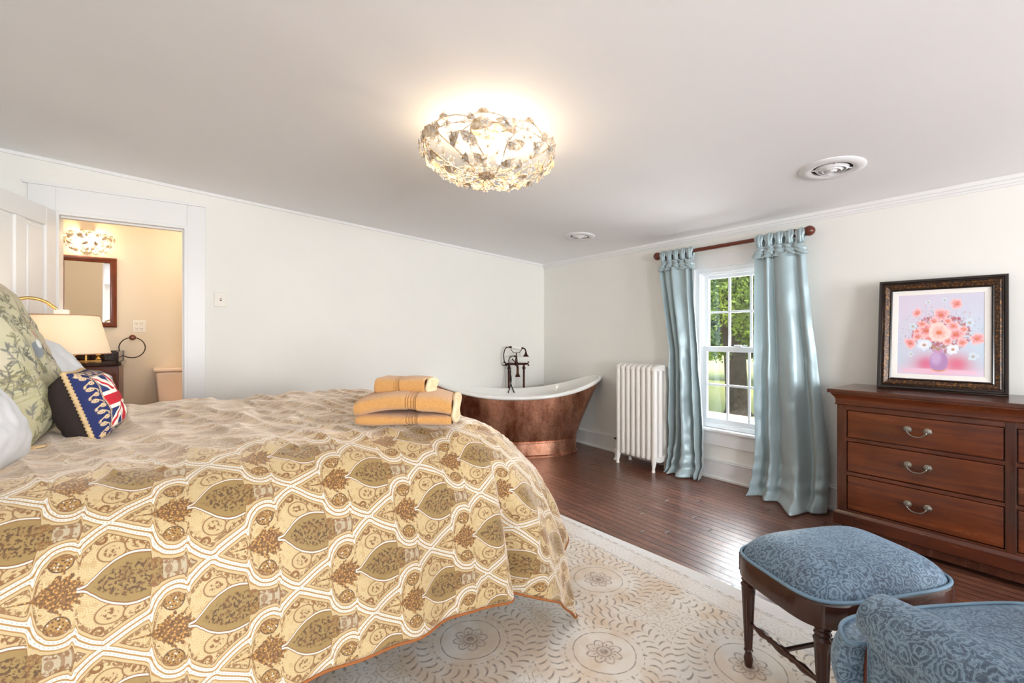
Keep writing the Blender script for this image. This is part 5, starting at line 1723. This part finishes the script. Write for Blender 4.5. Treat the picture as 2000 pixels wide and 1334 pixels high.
def bowl_fixture(name, label, cat, loc, rot, R, H, ribs, seed, bulbmat, nb=3, half=False, group=None):
    t = thing(name, label, cat, loc, rot=rot)
    rs = random.Random(seed)
    z0, z1 = -H, -.115 * (R / .32)
    def surf(th, q):       # q 0 bottom .. 1 rim
        r_ = R * math.sin(q * PI / 2) ** .9; z = z0 + (z1 - z0) * (1 - math.cos(q * PI / 2)) ** 1.0
        return Vector((r_ * math.cos(th), r_ * math.sin(th), z))
    bm = bmesh.new(); bl = bmesh.new(); bc = bmesh.new(); bs = bmesh.new()
    th0, th1 = (0, 2 * PI) if not half else (PI * 1.02, PI * 1.98)
    for k in range(ribs):
        th = th0 + (th1 - th0) * (k + (.5 if half else 0)) / ribs
        pts = [surf(th + .12 * math.sin(q * 5 + k), q) for q in np.linspace(.05, 1, 14)]
        tube(bm, pts, [.0032] * len(pts), 6)
        # scroll loop above the rim towards the neighbour
        tn = th + (th1 - th0) / ribs
        a_ = surf(th + .12 * math.sin(5 + k), 1.0)
        b2 = surf(tn - .1, .93)
        top = (a_ + b2) / 2 + Vector((0, 0, .040 * R / .3)); top.x *= 1.02; top.y *= 1.02
        e_ = surf(th + (tn - th) * .55, .80)
        loop = catmull([a_, a_ + Vector((0, 0, .026 * R / .3)), top, b2 + Vector((0, 0, .022 * R / .3)), b2, e_], 6)
        tube(bm, loop, .0028, 6)
        c_up = Vector((math.cos(th), math.sin(th), .3))
        leaf_mesh(bl, loop[7], loop[11] - loop[7], c_up, .055 * R / .3, .015 * R / .3)
        leaf_mesh(bl, loop[16], loop[20] - loop[16], c_up, .05 * R / .3, .014 * R / .3)
        for q in (.30, .58, .84):
            p = surf(th + .12 * math.sin(q * 5 + k), q); nn = Vector((p.x, p.y, (p.z - z1) * 1.2)).normalized()
            d_ = surf(th + .3 * (1 if (k + int(q * 10)) % 2 else -1), min(1, q + .25)) - p
            leaf_mesh(bl, p, d_, nn, (.055 + .055 * q) * R / .3, (.016 + .014 * q) * R / .3)
        for q in (.22, .42, .60, .74, .88, 1.0):
            for w_ in (0, 1):
                tt = th + (w_ + rs.uniform(.15, .6)) * (th1 - th0) / ribs * .5; qq = min(1.0, q + rs.uniform(-.06, .06))
                p = surf(tt, qq); nn = Vector((p.x, p.y, (p.z - z1) * 1.1 - .02)).normalized()
                p = p + nn * rs.uniform(.004, .02)
                crystal_flower(bc, bs, p, nn, rs.uniform(.021, .029) * (R / .3) ** .5, rs)
        # upright flowers on the rim
        p = surf(th, 1) + Vector((0, 0, rs.uniform(.005, .035) * R / .3)); crystal_flower(bc, bs, p, (p.x, p.y, .05), .026 * (R / .3) ** .5, rs)
    tube(bm, [surf(th0 + (th1 - th0) * i / 60, .97) for i in range(61)], .0025, 6)
    obj('wire_frame', bm, m_leafm, t, smooth='full')
    obj('metal_leaves', bl, m_leafm, t, smooth='full')
    obj('crystal_flowers', bc, m_crystal, t)
    obj('flower_centres', bs, m_leafm, t, smooth='full')
    # fluted bottom rosette
    bm = bmesh.new()
    n_ = 16; rings = []
    for rr, zz in ((.0, -.006), (.016, -.012), (.032, -.004), (.040, .008)):
        rings.append([bm.verts.new(((rr * (1 + (.12 if i % 2 else -.06) * (rr > .02))) * math.cos(2 * PI * i / (2 * n_)), (rr * (1 + (.12 if i % 2 else -.06) * (rr > .02))) * math.sin(2 * PI * i / (2 * n_)), z0 + zz + (.004 if i % 2 else 0))) for i in range(2 * n_)] if rr > 0 else [bm.verts.new((0, 0, z0 + zz))])
    for A, B in zip(rings, rings[1:]):
        for i in range(2 * n_):
            j = (i + 1) % (2 * n_)
            if len(A) == 1: bm.faces.new((A[0], B[i], B[j]))
            else: bm.faces.new((A[i], A[j], B[j], B[i]))
    bmesh.ops.scale(bm, vec=(R / .3,) * 3, space=Matrix.Translation((0, 0, -z0)), verts=bm.verts)
    lathe(bm, [(.0, -.022), (.006, -.02), (.007, -.012), (.003, -.004), (.003, .02)], 10, Matrix.Translation((0, 0, z0)))
    ro = obj('rosette', bm, m_leafm, t, smooth=True)
    bm = bmesh.new(); lathe(bm, [(R * .28, 0), (R * .28, -.012), (R * .2, -.022), (.012, -.026), (.006, -.03), (.006, z0)], 32); obj('canopy', bm, m_leafm, t, smooth=True)
    for k in range(nb):
        th = 2 * PI * k / nb + .4
        if half: th = PI * 1.5 + (k - (nb - 1) / 2) * .9
        c_ = Vector((R * .36 * math.cos(th), R * .36 * math.sin(th), -H * .42))
        bm = bmesh.new(); lathe(bm, [(.006, .035), (.013, .03), (.022, .008), (.024, -.004), (.019, -.02), (.008, -.028), (0, -.029)], 14, Matrix.Translation(c_)); b3 = obj('bulb', bm, bulbmat, t, smooth='full')
        bm = bmesh.new(); tube(bm, [Vector((0, 0, -.02)), Vector((c_.x * .6, c_.y * .6, -.035)), c_ + Vector((0, 0, .035))], [.005, .005, .011], 8); obj('bulb_socket', bm, m_leafm, t, smooth=True)
    return t
lx, ly = 1.30, 1.93
bowl_fixture('ceiling_light', 'lit cream metal and crystal flower ceiling light', 'ceiling light', (lx, ly, cz(lx)), (0, math.atan(.0696), 0), .325, .245, 11, 4, m_bulb)
bowl_fixture('wall_sconce', 'lit crystal flower wall light above the bathroom mirror', 'wall light', (-.61, BY - .002, 2.17), (0, 0, 0), .175, .20, 5, 8, m_bulb2, nb=2, half=True)

# ------------------------------------------------------------------ bedside lamp
la = thing('floor_lamp', 'brass arm lamp with glowing cream shade beyond the pillows', 'lamp', (-.80, 3.42, 0))
bm = bmesh.new(); lathe(bm, [(.13, 0), (.13, .012), (.11, .022), (.02, .03), (.012, .04), (.011, 1.30)], 28); obj('lamp_pole', bm, m_brass, la, smooth=True)
sx0, sy0, sz0 = .315, .08, 0
bm = bmesh.new()
tube(bm, catmull([(0, 0, 1.28), (.07, .01, 1.36), (.17, .04, 1.415), (.24, .06, 1.41), (.295, .078, 1.365)], 7), .0085, 12); obj('lamp_arm', bm, m_brass, la, smooth=True)
bm = bmesh.new(); box(bm, sx0 - .03, sx0 + .03, sy0 - .02, sy0 + .02, 1.332, 1.362); obj('shade_holder', bm, m_plate, la, bevel=.003)
bm = bmesh.new()
R1, R2, zt1, zb1 = .155, .205, 1.330, 1.118
NSH = 64; rr = []
for R_, z in ((R1, zt1), (R2, zb1), (R2 - .003, zb1), (R1 - .003, zt1)):
    rr.append([bm.verts.new((sx0 + R_ * math.cos(2 * PI * i / NSH), sy0 + R_ * math.sin(2 * PI * i / NSH), z)) for i in range(NSH)])
for A, B in zip(rr, rr[1:]):
    for i in range(NSH): bm.faces.new((A[i], A[(i + 1) % NSH], B[(i + 1) % NSH], B[i]))
obj('lamp_shade', bm, m_shade, la, smooth=True)
bm = bmesh.new()
tube(bm, [(sx0 + R1 * math.cos(2 * PI * i / NSH), sy0 + R1 * math.sin(2 * PI * i / NSH), zt1) for i in range(NSH)], .003, 6, closed=True)
tube(bm, [(sx0 + R2 * math.cos(2 * PI * i / NSH), sy0 + R2 * math.sin(2 * PI * i / NSH), zb1) for i in range(NSH)], .003, 6, closed=True)
for k in range(3):
    a_ = 2 * PI * k / 3; tube(bm, [(sx0, sy0, zt1 + .002), (sx0 + R1 * math.cos(a_), sy0 + R1 * math.sin(a_), zt1)], .002, 6)
obj('shade_ring', bm, m_shade_top, la, smooth='full')
bm = bmesh.new(); sphere(bm, (sx0, sy0, 1.235), .032); obj('bulb', bm, m_bulb3, la, smooth='full')

# ------------------------------------------------------------------ light
pl = bpy.data.lights.new('bathroom_fill_light', 'POINT'); pl.energy = 11; pl.color = (1, .80, .58); pl.shadow_soft_size = .12  # unseen point light added to brighten the bathroom walls
plo = bpy.data.objects.new('bathroom_fill_light', pl); COL.objects.link(plo); plo.location = (.35, 4.95, 2.3)
def area(name, loc, rot, sx, sy, power, col=(1, 1, 1)):
    l = bpy.data.lights.new(name, 'AREA'); l.shape = 'RECTANGLE'; l.size = sx; l.size_y = sy; l.energy = power; l.color = col
    o = bpy.data.objects.new(name, l); COL.objects.link(o); o.location = loc; o.rotation_euler = rot
    return o
# fill added at two made-up windows behind the camera; daylight at the visible one
area('added_fill_left', (.1, YF - .2, 1.25), (-PI / 2 - .35, 0, PI), 1.15, 1.4, FILL1, (.93, .97, 1))
area('added_fill_right', (2.1, YF - .2, 1.25), (-PI / 2 - .35, 0, PI), 1.15, 1.4, FILL2, (.93, .97, 1))
area('daylight_window_view', (XB + .9, 1.9, 1.45), (0, PI / 2 - .28, 0), 1.3, 1.3, DAY3, (.9, .96, 1))
sun = bpy.data.lights.new('sun', 'SUN'); sun.energy = SUN; sun.angle = .02; sun.color = (1, .96, .88)
so_ = bpy.data.objects.new('sun', sun); COL.objects.link(so_); so_.rotation_euler = (math.radians(38), math.radians(-32), 0)
wd = bpy.data.worlds.new('sky'); SC.world = wd; wd.use_nodes = True
bg = wd.node_tree.nodes['Background']
sky = wd.node_tree.nodes.new('ShaderNodeTexSky'); sky.sky_type = 'NISHITA'; sky.sun_disc = False; sky.sun_elevation = math.radians(50); sky.sun_rotation = math.radians(200); sky.air_density = 1.0; sky.dust_density = 3
mixn = wd.node_tree.nodes.new('ShaderNodeMix'); mixn.data_type = 'RGBA'; mixn.inputs[0].default_value = .6
wd.node_tree.links.new(sky.outputs[0], mixn.inputs[6]); mixn.inputs[7].default_value = (.9, .95, 1, 1)
wd.node_tree.links.new(mixn.outputs[2], bg.inputs[0]); bg.inputs[1].default_value = SKY

SC.view_settings.view_transform = 'Standard'; SC.view_settings.look = 'None'; SC.view_settings.gamma = 1
SC.view_settings.use_curve_mapping = False; SC.view_settings.exposure = EXPO
SC.cycles.use_denoising = True
SC.cycles.max_bounces = 10; SC.cycles.diffuse_bounces = 6; SC.cycles.glossy_bounces = 4; SC.cycles.transparent_max_bounces = 24
SC.cycles.sample_clamp_indirect = 8; SC.cycles.caustics_reflective = False; SC.cycles.caustics_refractive = False
